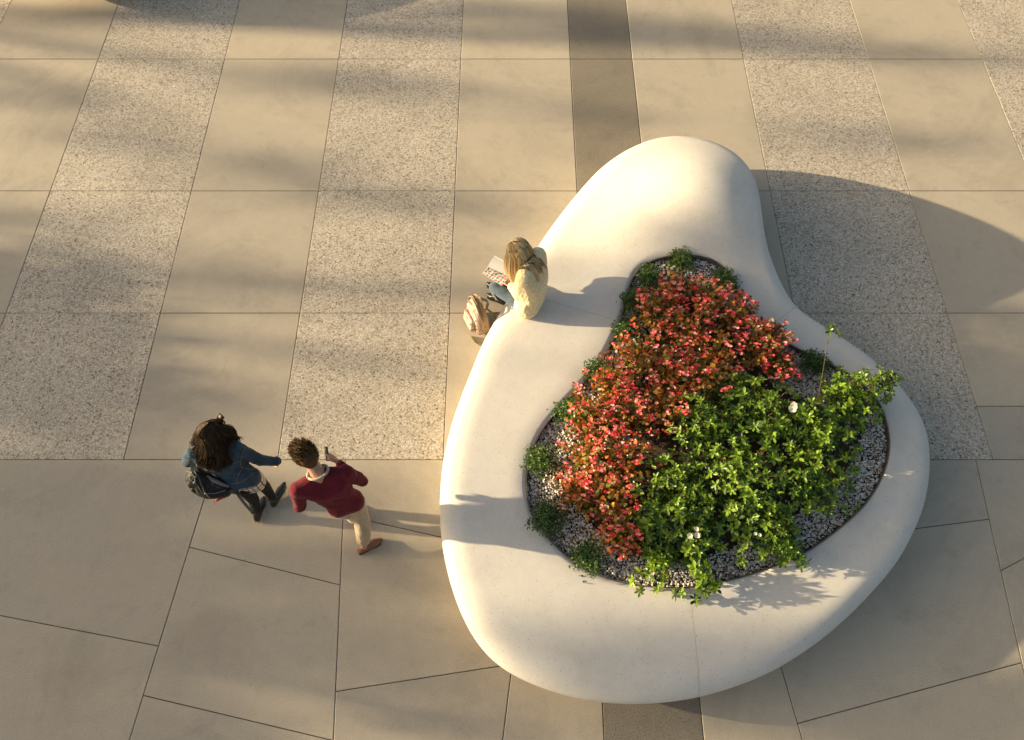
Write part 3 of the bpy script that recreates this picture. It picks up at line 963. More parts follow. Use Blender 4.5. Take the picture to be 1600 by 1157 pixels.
def tube(name, pts, r0, r1, mat, parent, sides=8):
    T = Tubes(sides); T.add([tuple(p) for p in pts], r0, r1)
    n = len(T.V)
    T.F.append(tuple(range(sides))[::-1]); T.F.append(tuple(range(n-sides, n)))
    return T.build(name, mat, parent)
def ribbon(name, pts, width, side, mat, parent, thick=0.004):
    """flat strap along pts; side is the direction of its width"""
    V, Fc = [], []
    side = Vector(side).normalized()
    for i, p in enumerate(pts):
        p = Vector(p)
        d = (Vector(pts[min(i+1, len(pts)-1)])-Vector(pts[max(0, i-1)])).normalized()
        s_ = (side-d*side.dot(d)).normalized(); n = d.cross(s_)
        for a, b in ((1, 1), (-1, 1), (-1, -1), (1, -1)):
            V.append(tuple(p+s_*a*width/2+n*b*thick/2))
    for i in range(len(pts)-1):
        for j in range(4):
            Fc.append((i*4+j, i*4+(j+1) % 4, (i+1)*4+(j+1) % 4, (i+1)*4+j))
    n = len(pts)*4
    Fc += [(3, 2, 1, 0), (n-4, n-3, n-2, n-1)]
    return link(name, mesh_from(name, V, Fc, False), MAT[mat], parent)
def vbez(pts, n=10):
    """smooth curve through points"""
    pts = [Vector(p) for p in pts]; res = []
    for i in range(len(pts)-1):
        p0, p1, p2, p3 = pts[max(i-1, 0)], pts[i], pts[i+1], pts[min(i+2, len(pts)-1)]
        for k in range(n):
            t = k/n
            res.append(0.5*((2*p1)+(p2-p0)*t+(2*p0-5*p1+4*p2-p3)*t*t+(3*p1-p0-3*p2+p3)*t**3))
    return res+[pts[-1]]

def head_prims(c, f, l, u, k=1.0):
    return [[(c+u*.022*k, .092*k), (c-f*.040*k+u*.020*k, .086*k), (c+f*.032*k+u*.015*k, .080*k)],
            [(c+f*.030*k+u*.01*k, .076*k), (c+f*.058*k-u*.078*k+l*.018*k, .032*k), (c+f*.058*k-u*.078*k-l*.018*k, .032*k), (c-f*.01*k-u*.05*k, .06*k)],
            [(c+f*.096*k+u*.002*k, .011), (c+f*.112*k-u*.034*k, .014)],                      # nose
            [(c+f*.088*k-u*.062*k+l*.016, .010), (c+f*.088*k-u*.062*k-l*.016, .010)],        # lips
            [(c+l*.088*k-u*.005, .012), (c+l*.092*k-u*.04-f*.004, .010), (c+l*.094*k+u*.012-f*.014, .011)],
            [(c-l*.088*k-u*.005, .012), (c-l*.092*k-u*.04-f*.004, .010), (c-l*.094*k+u*.012-f*.014, .011)]]
def eyes(c, f, l, u, parent):
    for s_ in (-1, 1):
        blob('eye', [[(c+f*.098+l*s_*.032+u*.004, .011)]], 'eye_white', parent, 0.004, 1)
def hand_prims(w, d, n, side, curl=0.5, k=1.0):
    """w wrist, d pointing direction, n palm normal (the way the palm faces), side: thumb direction"""
    d, n = d.normalized(), n.normalized(); s_ = (side-d*side.dot(d)).normalized()
    pr = [[(w, .023*k), (w+d*.045*k+s_*.024*k, .016*k), (w+d*.045*k-s_*.024*k, .015*k)],
          [(w+d*.045*k+s_*.024*k, .016*k), (w+d*.045*k-s_*.024*k, .015*k), (w+d*.085*k+s_*.030*k, .012*k), (w+d*.082*k-s_*.030*k, .011*k)]]
    for j, (o, ln_) in enumerate(((.030, .070), (.011, .080), (-.010, .074), (-.030, .058))):
        p = w+d*.085*k+s_*o*k; a = curl*(0.35+0.08*j); r = .0088*k
        for seg, fr in enumerate((.46, .30, .24)):
            dd = d*math.cos(a)+n*math.sin(a)+s_*o*1.6
            q = p+dd.normalized()*ln_*fr*k
            pr.append([(p, r), (q, r*.93)]); p = q; r *= .93; a += curl*.75
    p = w+d*.022*k+s_*.022*k; a = p+(s_*.8+d*.7+n*.35*curl).normalized()*.042*k; b = a+(s_*.25+d+n*.7*curl).normalized()*.034*k
    pr += [[(p, .013*k), (a, .0105*k)], [(a, .0105*k), (b, .0088*k)]]
    return pr
def shoe_prims(ankle, fwd, up, length=.27, w=.044, k=1.0):
    fwd, up = fwd.normalized(), up.normalized(); l = fwd.cross(up)
    h = ankle-up*.065
    return [[(h-fwd*.055, .036*k), (h+fwd*.02, .040*k), (ankle-up*.01-fwd*.015, .040*k)],
            [(h-fwd*.055-up*.004, .034*k), (h+fwd*(length*.45)+l*.012, .036*k), (h+fwd*(length*.45)-l*.012, .036*k), (ankle-up*.01+fwd*.005, .036*k)],
            [(h+fwd*(length*.45)+l*.014, .034*k), (h+fwd*(length*.45)-l*.014, .034*k), (h+fwd*(length*.72)-up*.012, .024*k)]]
def sole(name, ankle, fwd, up, length, mat, parent, w=.042):
    fwd, up = fwd.normalized(), up.normalized(); l = fwd.cross(up)
    b = ankle-up*.098
    outl = [(-.088, .028), (-.06, .036), (0, .034), (.06, .036), (.12, .044), (.17, .036), (length-.082, .012)]
    pts = [b+fwd*x+l*y for x, y in outl]+[b+fwd*x-l*y for x, y in outl[::-1]]
    n = len(pts)
    V = [tuple(p-up*.010) for p in pts]+[tuple(p+up*.010) for p in pts]
    Fc = [tuple(range(n))[::-1], tuple(range(n, 2*n))]+[(i, (i+1) % n, n+(i+1) % n, n+i) for i in range(n)]
    return link(name, mesh_from(name, V, Fc, False), MAT[mat], parent)
def torso_prims(pel, waist, chest, shl, shr, nb, infl=0.0, k=1.0):
    lat = (shr-shl).normalized()
    A = [(pel+lat*.075*k, .100*k+infl), (pel-lat*.075*k, .100*k+infl)]
    B = [(waist+lat*.060*k, .088*k+infl), (waist-lat*.060*k, .088*k+infl)]
    C = [(chest+lat*.085*k, .105*k+infl), (chest-lat*.085*k, .105*k+infl)]
    D = [(shl, .058*k+infl*.7), (shr, .058*k+infl*.7), (nb, .055*k+infl*.5)]
    return [A+B, B+C, C+D]
class HairB:
    def __init__(self): self.T = Tubes(3); self.C = []
    def lock(self, pts, r, col, tip=0.3):
        b = len(self.T.V); self.T.add([tuple(p) for p in pts], r, r*tip)
        self.C += [col]*(len(self.T.V)-b)
    def build(self, parent, mat='hair'):
        return link('hair', mesh_from('hair', self.T.V, self.T.F, True, self.C), MAT[mat], parent)
def long_hair(c, f, l, u, n, fall, cols, rng, parent, spread, wave=0.006, rad=.108, back=None, r=0.005, coll=()):
    H = HairB()
    for k in range(n):
        s_ = 1 if k % 2 else -1
        th = rng.uniform(0.3, 3.14)
        layer = rng.random()
        clump = noise.noise((th*9*s_, layer*3, 1.7))
        par = lerp(.075, -.085, (th-.3)/2.84)+rng.uniform(-.02, .02)
        d0 = (f*par+u*math.sqrt(max(0.0, rad**2-par**2))+l*s_*.006).normalized()
        fh = Vector((f.x, f.y, 0)).normalized()
        hd = fh*math.cos(th)+l*math.sin(th)*s_
        d1 = (hd-UPV*.12+u*.02).normalized()
        rr = rad*(.95+.13*layer+.05*clump)
        om = math.acos(max(-1, min(1, d0.dot(d1))))
        pts = []
        for t in np.linspace(0, 1, 7):
            d = d0*(math.sin((1-t)*om)/math.sin(om))+d1*(math.sin(t*om)/math.sin(om))
            pts.append(c+d*rr)
        L = fall*(.86+.16*rng.random()+.22*clump)
        ph = clump*9+s_; p = pts[-1].copy()
        out = Vector((hd.x, hd.y, 0)).normalized()
        m = 9
        for q in range(1, m+1):
            t = q/m
            drift = out*spread*L/m*(1.25-t)
            if back is not None: drift += back*L/m*t
            p = p+Vector((0, 0, -L/m))+drift+Vector((math.sin(ph+t*7), math.cos(ph+t*6), 0))*wave
            for cc, cr in coll:
                v = p-cc
                if v.length < cr+.02*layer: p = cc+v.normalized()*(cr+.02*layer)
            pts.append(p.copy())
        for _ in range(3):
            pts = [pts[0]]+[(pts[q-1]+pts[q]*2+pts[q+1])/4 for q in range(1, len(pts)-1)]+[pts[-1]]
        ci = int((clump*.9+.5+rng.uniform(-.18, .18))*len(cols))
        col = np.array(cols[max(0, min(len(cols)-1, ci))])*rng.uniform(.85, 1.15)
        H.lock(pts, r*rng.uniform(.75, 1.2), tuple(col), .35)
    hr = H.build(parent)
    o = blob('hair_base', [[(c+u*.004, rad*.86), (c-f*.012+u*.002, rad*.86), (c+f*.022+u*.012, rad*.80)], [(c-f*.02, rad*.80), (c-f*.03-UPV*.08, rad*.58)]], 'hair', hr, .008, 3)
    ca = o.data.color_attributes.new('tint', 'FLOAT_COLOR', 'POINT')
    ca.data.foreach_set('color', list(np.array(cols).mean(0)*.75)*0+[*(np.array(cols).mean(0)*.75), 1.0]*len(o.data.vertices))
    return hr
def lerp(a, b, t): return a+(b-a)*t
UPV = Vector((0, 0, 1))

# ---- man in the maroon sweater
def build_man():
    fw = Vector((-.30, .954, 0)).normalized()
    shl, shr = P(465, 764, 1.41), P(539, 739, 1.41)
    pel = P(541, 788, .95); nb = P(498, 741, 1.48)
    chest = lerp(shl, shr, .5)*.72+pel*.28+Vector((0, 0, .02)); waist = lerp(chest, pel, .6)
    root = empty('person', (P(565, 840).x, P(565, 840).y, 0))
    tag(root, 'person in a maroon sweater and khaki trousers walking away, hand raised', 'person')
    hc = P(480, 713, 1.625)
    hf = Vector((-.50, .78, -.38)).normalized(); hl = hf.cross(UPV).normalized(); hu = hl.cross(hf).normalized()
    er, wr = P(566, 752, 1.13), P(527, 722, 1.16)
    el = P(469, 792, 1.12); wl = el+fw*.20+Vector((.05, 0, -.10))
    hipl, hipr = P(529, 794, .92), P(555, 787, .92)
    kr, ar = P(566, 815, .52), P(569, 855, .115)
    kl, al = P(548, 800, .52), P(556, 811, .10)
    hd = P(512, 709, 1.20)-wr
    body = head_prims(hc, hf, hl, hu, .97)+[[(hc-hu*.06-hf*.02, .064), (nb, .070)], [(nb, .072), (nb-Vector((0, 0, .05)), .095)]]
    body += torso_prims(pel, waist, chest, shl, shr, nb, -.012)
    body += [[(shr, .052), (er, .040)], [(er, .040), (wr, .026)], [(shl, .052), (el, .040)], [(el, .040), (wl, .026)]]
    body += hand_prims(wr, hd, Vector((-.5, .2, -.4)), Vector((-.4, -.2, .6)), 1.0)
    body += hand_prims(wl, fw*.6+Vector((0, 0, -.8)), Vector((.8, .2, 0)), fw, .6)
    for h, k_, a in ((hipl, kl, al), (hipr, kr, ar)):
        body += [[(h, .080), (k_, .052)], [(k_, .052), (lerp(k_, a, .35), .054)], [(lerp(k_, a, .35), .054), (a, .034)], [(a, .036), (a-Vector((0, 0, .06)), .035)]]
    sr = Vector((.86, .50, 0)); sl = fw
    for a, d in ((ar, sr), (al, sl)):
        body += [[(a-Vector((0, 0, .05)), .03), (a-Vector((0, 0, .06))+d*.12, .024)]]
    blob('body', body, 'skin', root, .007, 3)
    eyes(hc, hf, hl, hu, root)
    sw = torso_prims(pel+Vector((0, 0, .015)), waist, chest, shl, shr, nb-Vector((0, 0, .02)), .018)
    sw += [[(shr, .080), (lerp(shr, er, .5), .070), (er, .058)], [(er, .058), (lerp(er, wr, .88), .040)], [(shl, .080), (lerp(shl, el, .5), .070), (el, .060)], [(el, .060), (lerp(el, wl, .9), .042)]]
    o = blob('sweater', sw, 'maroon_knit', root, .010, 5, .010, 7, 1)
    tube('cuff', [lerp(er, wr, .86), lerp(er, wr, .96)], .041, .036, 'maroon_knit', o, 12)
    # shirt collar standing out of the sweater neck
    ax = (UPV*.86+fw*.42-(shr-shl).normalized()*.05).normalized(); a = (shr-shl).normalized(); a = (a-ax*a.dot(ax)).normalized(); b = ax.cross(a)
    cen = nb+ax*.026
    ring = [cen+a*math.cos(t)*.098+b*math.sin(t)*.088 for t in np.linspace(0, 2*math.pi, 29)]
    tube('collar', ring, .013, .013, 'cream_rib', root, 8)
    tr = [[(pel+(shr-shl).normalized()*.07, .108), (pel-(shr-shl).normalized()*.07, .108), (hipl, .098), (hipr, .098)]]
    for h, k_, a in ((hipl, kl, al), (hipr, kr, ar)):
        tr += [[(h, .102), (k_, .088)], [(k_, .088), (lerp(k_, a, .68), .080)]]
    blob('trousers', tr, 'khaki_cotton', root, .010, 4, .006, 8, 4)
    for a, d in ((ar, sr), (al, sl)):
        s_ = blob('shoe', shoe_prims(a, d, UPV, .255), 'brown_leather', root, .006, 3)
        sole('sole', a, d, UPV, .25, 'dark_sole', s_)
        T = [a-UPV*.040+d*.065+d.cross(UPV)*y-UPV*abs(y)*.55 for y in np.linspace(-.036, .036, 7)]
        ribbon('strap', T, .022, d, 'brown_leather', s_, .006)
    # short tousled hair, swept up and to the left
    rng = np.random.default_rng(4); H = HairB()
    for k in range(1500):
        z = rng.uniform(-.62, 1.0); t = rng.uniform(0, 6.283); q = math.sqrt(max(0, 1-z*z))
        d = hu*z+(hf*math.cos(t)+hl*math.sin(t))*q
        if d.dot(hf) > .55 and z < .62: continue
        if z < -.35 and d.dot(hf) > -.3: continue
        if abs(d.dot(hl)) > .72 and z < .05 and d.dot(hf) > -.25: continue
        rt = hc+hu*.024-hf*.005+Vector(d)*.098
        lenk = .022+.060*max(0, z)**1.2*(1+.5*max(0, d.dot(hf)))
        comb = (hf*.55-hl*.45+hu*.35)*max(0, z+.1)-hu*.8*max(0, .25-z)+d*(.25+.45*max(0, z))
        comb = comb.normalized()+Vector(rng.normal(0, .17, 3))
        p1 = rt+comb.normalized()*lenk*.6; p2 = p1+(comb.normalized()*.8-d*.40+Vector(rng.normal(0, .16, 3))).normalized()*lenk*.6
        base = np.array((.095, .055, .023)) if rng.random() < .62 else np.array((.19, .115, .048))
        H.lock([rt-d*.008, p1, p2], .0058*rng.uniform(.6, 1.2), tuple(base*rng.uniform(.6, 1.2)), .4)
    hr = H.build(root)
    cap = [[(hc+hu*.026, .101), (hc-hf*.044+hu*.022, .096), (hc+hf*.022+hu*.034, .090)], [(hc-hf*.05-hu*.02, .076), (hc-hf*.04+hu*.02, .090)]]
    o = blob('hair_base', cap, 'hair', hr, .008, 3)
    ca = o.data.color_attributes.new('tint', 'FLOAT_COLOR', 'POINT')
    ca.data.foreach_set('color', [.085, .048, .02, 1]*len(o.data.vertices))
    return wr, hd
m_wr, m_hd = build_man()
# phone in his raised hand
def phone(label, c, d, n, size=(.145, .070, .008)):
    d, n = d.normalized(), n.normalized(); s_ = d.cross(n).normalized(); n = s_.cross(d)
    root = empty('phone', tuple(c)); tag(root, label, 'phone')
    def boxm(name, cc, hx, hy, hz, mat, par):
        V = [tuple(cc+d*hx*a+s_*hy*b+n*hz*e) for e in (-1, 1) for a, b in ((-1, -1), (1, -1), (1, 1), (-1, 1))]
        me_ = mesh_from(name, V, [(3, 2, 1, 0), (4, 5, 6, 7), (0, 1, 5, 4), (1, 2, 6, 5), (2, 3, 7, 6), (3, 0, 4, 7)], False)
        bm = bmesh.new(); bm.from_mesh(me_)
        bmesh.ops.bevel(bm, geom=list(bm.edges), offset=min(hx, hy, hz)*.7, segments=2, affect='EDGES')
        bm.to_mesh(me_); bm.free()
        return link(name, me_, MAT[mat], par)
    boxm('casing', c, size[0]/2, size[1]/2, size[2]/2, 'phone_glass', root)
    boxm('camera_window', c+d*size[0]*.30-s_*size[1]*.18+n*size[2]*.6, .018, .013, .002, 'phone_lens', root)
phone('phone held in the raised hand of the person in maroon', m_wr+m_hd.normalized()*.115+Vector((-.022, .012, -.022)), Vector((-.1, .7, .35)), Vector((-.7, -.3, .5)))

# ---- woman in the denim jacket
def build_denim():
    fw = Vector((.35, .937, 0)).normalized()
    shl, shr = P(301, 709, 1.35), P(368, 700, 1.35)
    pel = P(384, 752, .90); nb = P(338, 702, 1.40)
    chest = lerp(shl, shr, .5)*.70+pel*.30+Vector((0, 0, .02)); waist = lerp(chest, pel, .6)
    root = empty('person', (P(420, 795).x, P(420, 795).y, 0))
    tag(root, 'person with long dark hair in a blue denim jacket and black jeans', 'person')
    hc = P(326, 679, 1.54)
    hf = Vector((.50, .80, -.30)).normalized(); hl = hf.cross(UPV).normalized(); hu = hl.cross(hf).normalized()
    er, wr = P(406, 720, 1.12), P(434, 721, 1.00)
    el = P(293, 722, 1.12); wl = P(324, 672, 1.28)
    hipl, hipr = P(381, 760, .88), P(397, 747, .88)
    kr, ar = P(414, 761, .50), P(427, 781, .115)
    kl, al = P(396, 781, .48), P(401, 800, .115)
    body = head_prims(hc, hf, hl, hu, .94)+[[(hc-hu*.06-hf*.02, .048), (nb, .050)], [(nb, .05), (nb-Vector((0, 0, .06)), .065)]]
    body += torso_prims(pel, waist, chest, shl, shr, nb, -.014, .9)
    body += [[(shr, .045), (er, .034)], [(er, .034), (wr, .023)], [(shl, .045), (el, .034)], [(el, .034), (wl, .023)]]
    body += hand_prims(wr, Vector((-.15, -.05, -.9)), Vector((-.8, .1, 0)), fw, .8, .88)
    body += hand_prims(wl, P(341, 660, 1.36)-wl, Vector((-.2, -.6, .5)), Vector((-.8, .2, .3)), .8, .9)
    for h, k_, a in ((hipl, kl, al), (hipr, kr, ar)):
        body += [[(h, .075), (k_, .048)], [(k_, .048), (lerp(k_, a, .35), .048)], [(lerp(k_, a, .35), .048), (a, .032)], [(a, .034), (a-Vector((0, 0, .06)), .033)]]
    dr, dl = Vector((.42, .88, .28)).normalized(), Vector((.10, .98, -.12)).normalized()
    for a, d in ((ar, dr), (al, dl)):
        body += [[(a-Vector((0, 0, .05)), .03), (a-Vector((0, 0, .06))+d*.11, .023)]]
    blob('body', body, 'pale_skin', root, .007, 3)
    eyes(hc, hf, hl, hu, root)
    jk = torso_prims(pel+Vector((0, 0, .10)), waist+Vector((0, 0, .03)), chest, shl, shr, nb-Vector((0, 0, .015)), .022, .92)
    jk += [[(shr, .075), (lerp(shr, er, .5), .066), (er, .058)], [(er, .058), (lerp(er, wr, .97), .046)], [(shl, .075), (lerp(shl, el, .5), .066), (el, .058)], [(el, .058), (lerp(el, wl, .94), .044)]]
    jacket = blob('jacket', jk, 'denim', root, .010, 4, .010, 9, 7)
    tube('cuff', [lerp(er, wr, .88), lerp(er, wr, .995)], .050, .047, 'denim', jacket, 14)
    ax = (hc-hu*.06-nb).normalized(); a = ax.orthogonal().normalized(); b = ax.cross(a)
    tube('collar', [nb+ax*.02+(a*math.cos(t)+b*math.sin(t))*.078 for t in np.linspace(0, 2*math.pi, 21)], .017, .017, 'denim', jacket, 8)
    # orange stitching laid on the jacket
    bvh = BVHTree.FromPolygons([v.co for v in jacket.data.vertices], [tuple(p.vertices) for p in jacket.data.polygons])
    cp = Vector((0, 0, CAM_H))
    for path in ([(470, 530), (560, 520), (640, 498)], [(640, 540), (650, 460), (690, 360)], [(600, 720), (625, 620), (660, 560)], [(560, 710), (660, 690), (780, 600)], [(640, 545), (720, 570), (820, 572)]):
        pts = []
        for i in range(len(path)-1):
            for t in np.linspace(0, 1, 6, endpoint=(i == len(path)-2)):
                zx = lerp(path[i][0], path[i+1][0], t); zy = lerp(path[i][1], path[i+1][1], t)
                g = P(270+zx/6.09, 640+zy/6.09, 0)
                hit = bvh.ray_cast(cp, (g-cp).normalized())
                if hit[0] is not None: pts.append(hit[0]+hit[1]*.001)
        if len(pts) > 3: tube('seam', pts, .0020, .0020, 'stitching', jacket, 5)
    lat = (shr-shl).normalized()
    blob('shirt_hem', [[(pel+lat*.07+Vector((0, 0, .02)), .114), (pel-lat*.07+Vector((0, 0, .02)), .114), (pel+lat*.07-Vector((0, 0, .055)), .118), (pel-lat*.07-Vector((0, 0, .055)), .118)]], 'plaid_flannel', root, .010, 3, .006, 10, 3)
    tr = [[(pel+lat*.06-UPV*.03, .100), (pel-lat*.06-UPV*.03, .100), (hipl, .088), (hipr, .088)]]
    for h, k_, a in ((hipl, kl, al), (hipr, kr, ar)):
        tr += [[(h, .088), (k_, .060)], [(k_, .060), (lerp(k_, a, .9), .047)]]
    blob('jeans', tr, 'dark_jeans', root, .010, 4, .005, 12, 4)
    for a, d in ((ar, dr), (al, dl)):
        up = (UPV-d*d.z).normalized()
        bt = shoe_prims(a, d, up, .27)+[[(a-up*.02, .044), (a+UPV*.09, .050)]]
        s_ = blob('boot', bt, 'black_leather', root, .006, 3)
        sole('sole', a, d, up, .265, 'pale_sole', s_)
    rng = np.random.default_rng(8)
    long_hair(hc+hu*.012, hf, hl, hu, 2200, .27, [(.014, .009, .005), (.024, .014, .007), (.040, .023, .011), (.070, .040, .018)], rng, root, .46, .017, .114, -fw*.34, .0052, [(shl, .105), (shr, .105), (nb, .10), (chest, .15), (lerp(shl, shr, .5)-fw*.01, .125)])
    blob('hair_clip', [[(hc+hu*.108+hf*.055, .006), (hc+hu*.104+hf*.040-hl*.03, .006)]], 'zip_metal', root, .003, 1)
    return root, shl, shr, pel, fw, chest
dn_root, dshl, dshr, dpel, dfw, dchest = build_denim()
phone('dark phone held up in front of the dark-haired person', P(343, 656, 1.41), Vector((.45, .35, .55)), Vector((-.3, -.6, .6)), (.13, .066, .009))

# black rucksack slung on the denim jacket
def rucksack():
    dlat = (dshr-dshl).normalized()
    dn = Vector((-dfw.x, -dfw.y, 0))
    # the bag hangs at the back, tilted; long axis from upper left to lower right in the picture
    a0, a1 = P(307, 745, 1.14), P(350, 766, .98)
    root = empty('rucksack', tuple(lerp(a0, a1, .5)-Vector((0, 0, .25))))
    tag(root, 'black rucksack with grey straps slung behind the denim jacket', 'bag')
    ax = (a1-a0).normalized(); dep = (dn-ax*dn.dot(ax)).normalized(); hgt = ax.cross(dep)
    if hgt.z < 0: hgt = -hgt
    pr = [[(a0+hgt*.05, .088), (a0-hgt*.13, .090), (a1+hgt*.03, .078), (a1-hgt*.11, .080), (lerp(a0, a1, .5)+dep*.05, .11)],
          [(a0+hgt*.06+dep*.02, .060), (a0+hgt*.02+dep*.075, .050), (lerp(a0, a1, .5)+dep*.06, .06)],
          [(lerp(a0, a1, .1)-hgt*.10+dep*.07, .055), (lerp(a0, a1, .8)-hgt*.10+dep*.06, .055), (lerp(a0, a1, .5)+dep*.085, .04)]]
    b = blob('bag_body', pr, 'black_nylon', root, .009, 3, .007, 11, 2)
    blob('pocket', [[(lerp(a0, a1, .15)+dep*.115-hgt*.05, .030), (lerp(a0, a1, .75)+dep*.100-hgt*.05, .030), (lerp(a0, a1, .45)+dep*.11-hgt*.14, .034)]], 'black_nylon', b, .007, 3, .008, 20, 5)
    blob('back_panel', [[(a0+hgt*.10-dep*.035, .020), (a1+hgt*.085-dep*.03, .020), (lerp(a0, a1, .5)+hgt*.11-dep*.02, .024)]], 'grey_mesh', root, .008, 2)
    tube('carry_loop', vbez([a0+hgt*.10+dep*.01, a0+hgt*.155+dep*.03-ax*.02, a0+hgt*.15+dep*.06, a0+hgt*.08+dep*.075]), .008, .008, 'grey_webbing', root)
    ribbon('shoulder_strap', vbez([a0+hgt*.11, a0*.5+dshl*.5+Vector((0, 0, .06)), dshl+Vector((.02, .02, .075)), dshl+dfw*.10+Vector((.02, 0, -.04)), dshl+dfw*.10-Vector((0, 0, .25)), a0-hgt*.16-dep*.05]), .052, dlat, 'grey_webbing', root, .010)
    ribbon('hip_strap', vbez([a0+hgt*.085+dep*.03, lerp(a0, a1, .5)+hgt*.115, a1+hgt*.09, P(370, 770, .98)]), .040, hgt.cross(ax), 'grey_webbing', root, .010)
    ribbon('loose_strap', vbez([P(370, 769, .97), P(374, 776, .90), P(383, 788, .74), P(392, 798, .60)]), .030, Vector((.8, .5, 0)), 'grey_webbing', root, .006)
    blob('buckle', [[(P(371, 771, .98), .014), (P(373, 774, .95), .014)]], 'dark_zip', root, .004, 1)
    blob('red_tab', [[(P(338, 783, .90), .010), (P(352, 776, .90), .013), (P(354, 772, .93), .010)]], 'red_nylon', root, .004, 2)
    bvh = BVHTree.FromPolygons([v.co for v in b.data.vertices], [tuple(p.vertices) for p in b.data.polygons])
    cp = Vector((0, 0, CAM_H))
    for nm, mt, rr, path in (('webbing', 'grey_webbing', .007, [(210, 540), (215, 600), (255, 660), (270, 720)]), ('webbing', 'grey_webbing', .006, [(270, 700), (300, 780), (350, 840)]),
                             ('webbing', 'grey_webbing', .005, [(160, 660), (230, 715), (280, 790)]), ('zip', 'dark_zip', .005, [(320, 730), (400, 725), (480, 745)]),
                             ('webbing', 'grey_webbing', .006, [(130, 590), (180, 600), (215, 650)]), ('piping', 'grey_mesh', .004, [(300, 800), (400, 800), (500, 770)]), ('piping', 'grey_mesh', .004, [(180, 760), (240, 830), (330, 860)])):
        pts = []
        for i in range(len(path)-1):
            for t in np.linspace(0, 1, 5, endpoint=(i == len(path)-2)):
                g = P(270+lerp(path[i][0], path[i+1][0], t)/6.09, 640+lerp(path[i][1], path[i+1][1], t)/6.09, 0)
                hit = bvh.ray_cast(cp, (g-cp).normalized())
                if hit[0] is not None: pts.append(hit[0]+hit[1]*.002)
        if len(pts) > 3: tube(nm, pts, rr, rr, mt, root, 6)
    tube('zip_pull', [P(335, 783, .92), P(336, 789, .88)], .004, .003, 'red_nylon', root)
rucksack()

# ---- woman reading on the bench
def build_reader():
    fw = Vector((-.86, .42, 0)).normalized(); lat = fw.cross(UPV).normalized()       # her right-hand side
    hip = P(827, 473, .56); nb = P(822, 418, 1.10)
    shm = P(830, 418, 1.05); shr, shl = shm+lat*.19, shm-lat*.19
    chest = lerp(hip, shm, .62)+fw*-.02; waist = lerp(hip, shm, .3)-fw*.03
    root = empty('person', (hip.x, hip.y, .46))
    tag(root, 'person with long blonde hair in a yellow sweater sitting on the bench reading', 'person')
    hc = P(812, 390, 1.23)
    hf = Vector((-.72, .10, -.60)).normalized(); hl = hf.cross(UPV).normalized(); hu = hl.cross(hf).normalized()
    el, er = P(813, 460, .76), shr+fw*.10-UPV*.26+lat*.03
    wl, wr = P(797, 446, .72), P(799, 429, .74)
    hipl, hipr = hip-lat*.085, hip+lat*.085
    kl = P(772, 449, .54); kr = kl+lat*.17+fw*.03
    al = P(781, 464, .115); ar = al+lat*.15+fw*.08
    body = head_prims(hc, hf, hl, hu, .94)+[[(hc-hu*.06-hf*.025, .048), (nb, .05)], [(nb, .05), (nb-UPV*.06, .065)]]
    body += torso_prims(hip, waist, chest, shl, shr, nb, -.014, .9)
    body += [[(shr, .045), (er, .034)], [(er, .034), (wr, .022)], [(shl, .045), (el, .034)], [(el, .034), (wl, .022)]]
    body += hand_prims(wl, fw+lat*.15, Vector((.1, .2, .9)), -lat*.2+UPV*.7+lat*.5, .9, .9)
    body += hand_prims(wr, fw-lat*.25, Vector((.1, -.2, .9)), UPV*.7-lat*.4, .9, .9)
    for h, k_, a in ((hipl, kl, al), (hipr, kr, ar)):
        body += [[(h, .075), (k_, .050)], [(k_, .050), (lerp(k_, a, .35), .048)], [(lerp(k_, a, .35), .048), (a, .032)], [(a, .034), (a-UPV*.06, .033)], [(a-UPV*.05, .03), (a-UPV*.06+fw*.12, .023)]]
    blob('body', body, 'pale_skin', root, .007, 3)
    eyes(hc, hf, hl, hu, root)
    sw = torso_prims(hip+UPV*.03, waist, chest, shl, shr, nb-UPV*.02, .062, .98)
    sw += [[(shr, .100), (lerp(shr, er, .5), .105), (er, .088)], [(er, .088), (lerp(er, wr, .85), .056)], [(shl, .100), (lerp(shl, el, .5), .108), (el, .092)], [(el, .092), (lerp(el, wl, .82), .058)]]
    o = blob('sweater', sw, 'yellow_cable_knit', root, .010, 4, .006, 8, 9)
    ax = (hc-hu*.06-nb).normalized(); a = ax.orthogonal().normalized(); b = ax.cross(a)
    tube('collar', [nb+ax*.012+(a*math.cos(t)+b*math.sin(t))*.076 for t in np.linspace(0, 2*math.pi, 21)], .018, .018, 'yellow_cable_knit', o, 8)
    tr = [[(hipl, .098), (hipr, .098), (hip+UPV*.03, .10)]]
    for h, k_, a in ((hipl, kl, al), (hipr, kr, ar)):
        tr += [[(h, .092), (k_, .068)], [(k_, .068), (lerp(k_, a, .5), .056), (lerp(k_, a, .92), .072)]]
    blob('jeans', tr, 'blue_jeans', root, .010, 4, .006, 10, 4)
    for a in (al, ar):
        s_ = blob('shoe', shoe_prims(a, fw, UPV, .25, k=.92), 'black_leather', root, .006, 3)
        sole('sole', a, fw, UPV, .245, 'dark_sole', s_)
    rng = np.random.default_rng(12)
    long_hair(hc+hu*.012, hf, hl, hu, 2600, .31, [(.30, .165, .060), (.52, .33, .135), (.70, .49, .22), (.84, .65, .37)], rng, root, .42, .0015, .124, -fw*.42+Vector((.05, -.20, 0)), .0038, [(shl, .115), (shr, .115), (nb, .08), (chest, .17), (lerp(shl, shr, .5)-fw*.02, .12)])
    return fw, lat, wl, wr
rfw, rlat, rwl, rwr = build_reader()

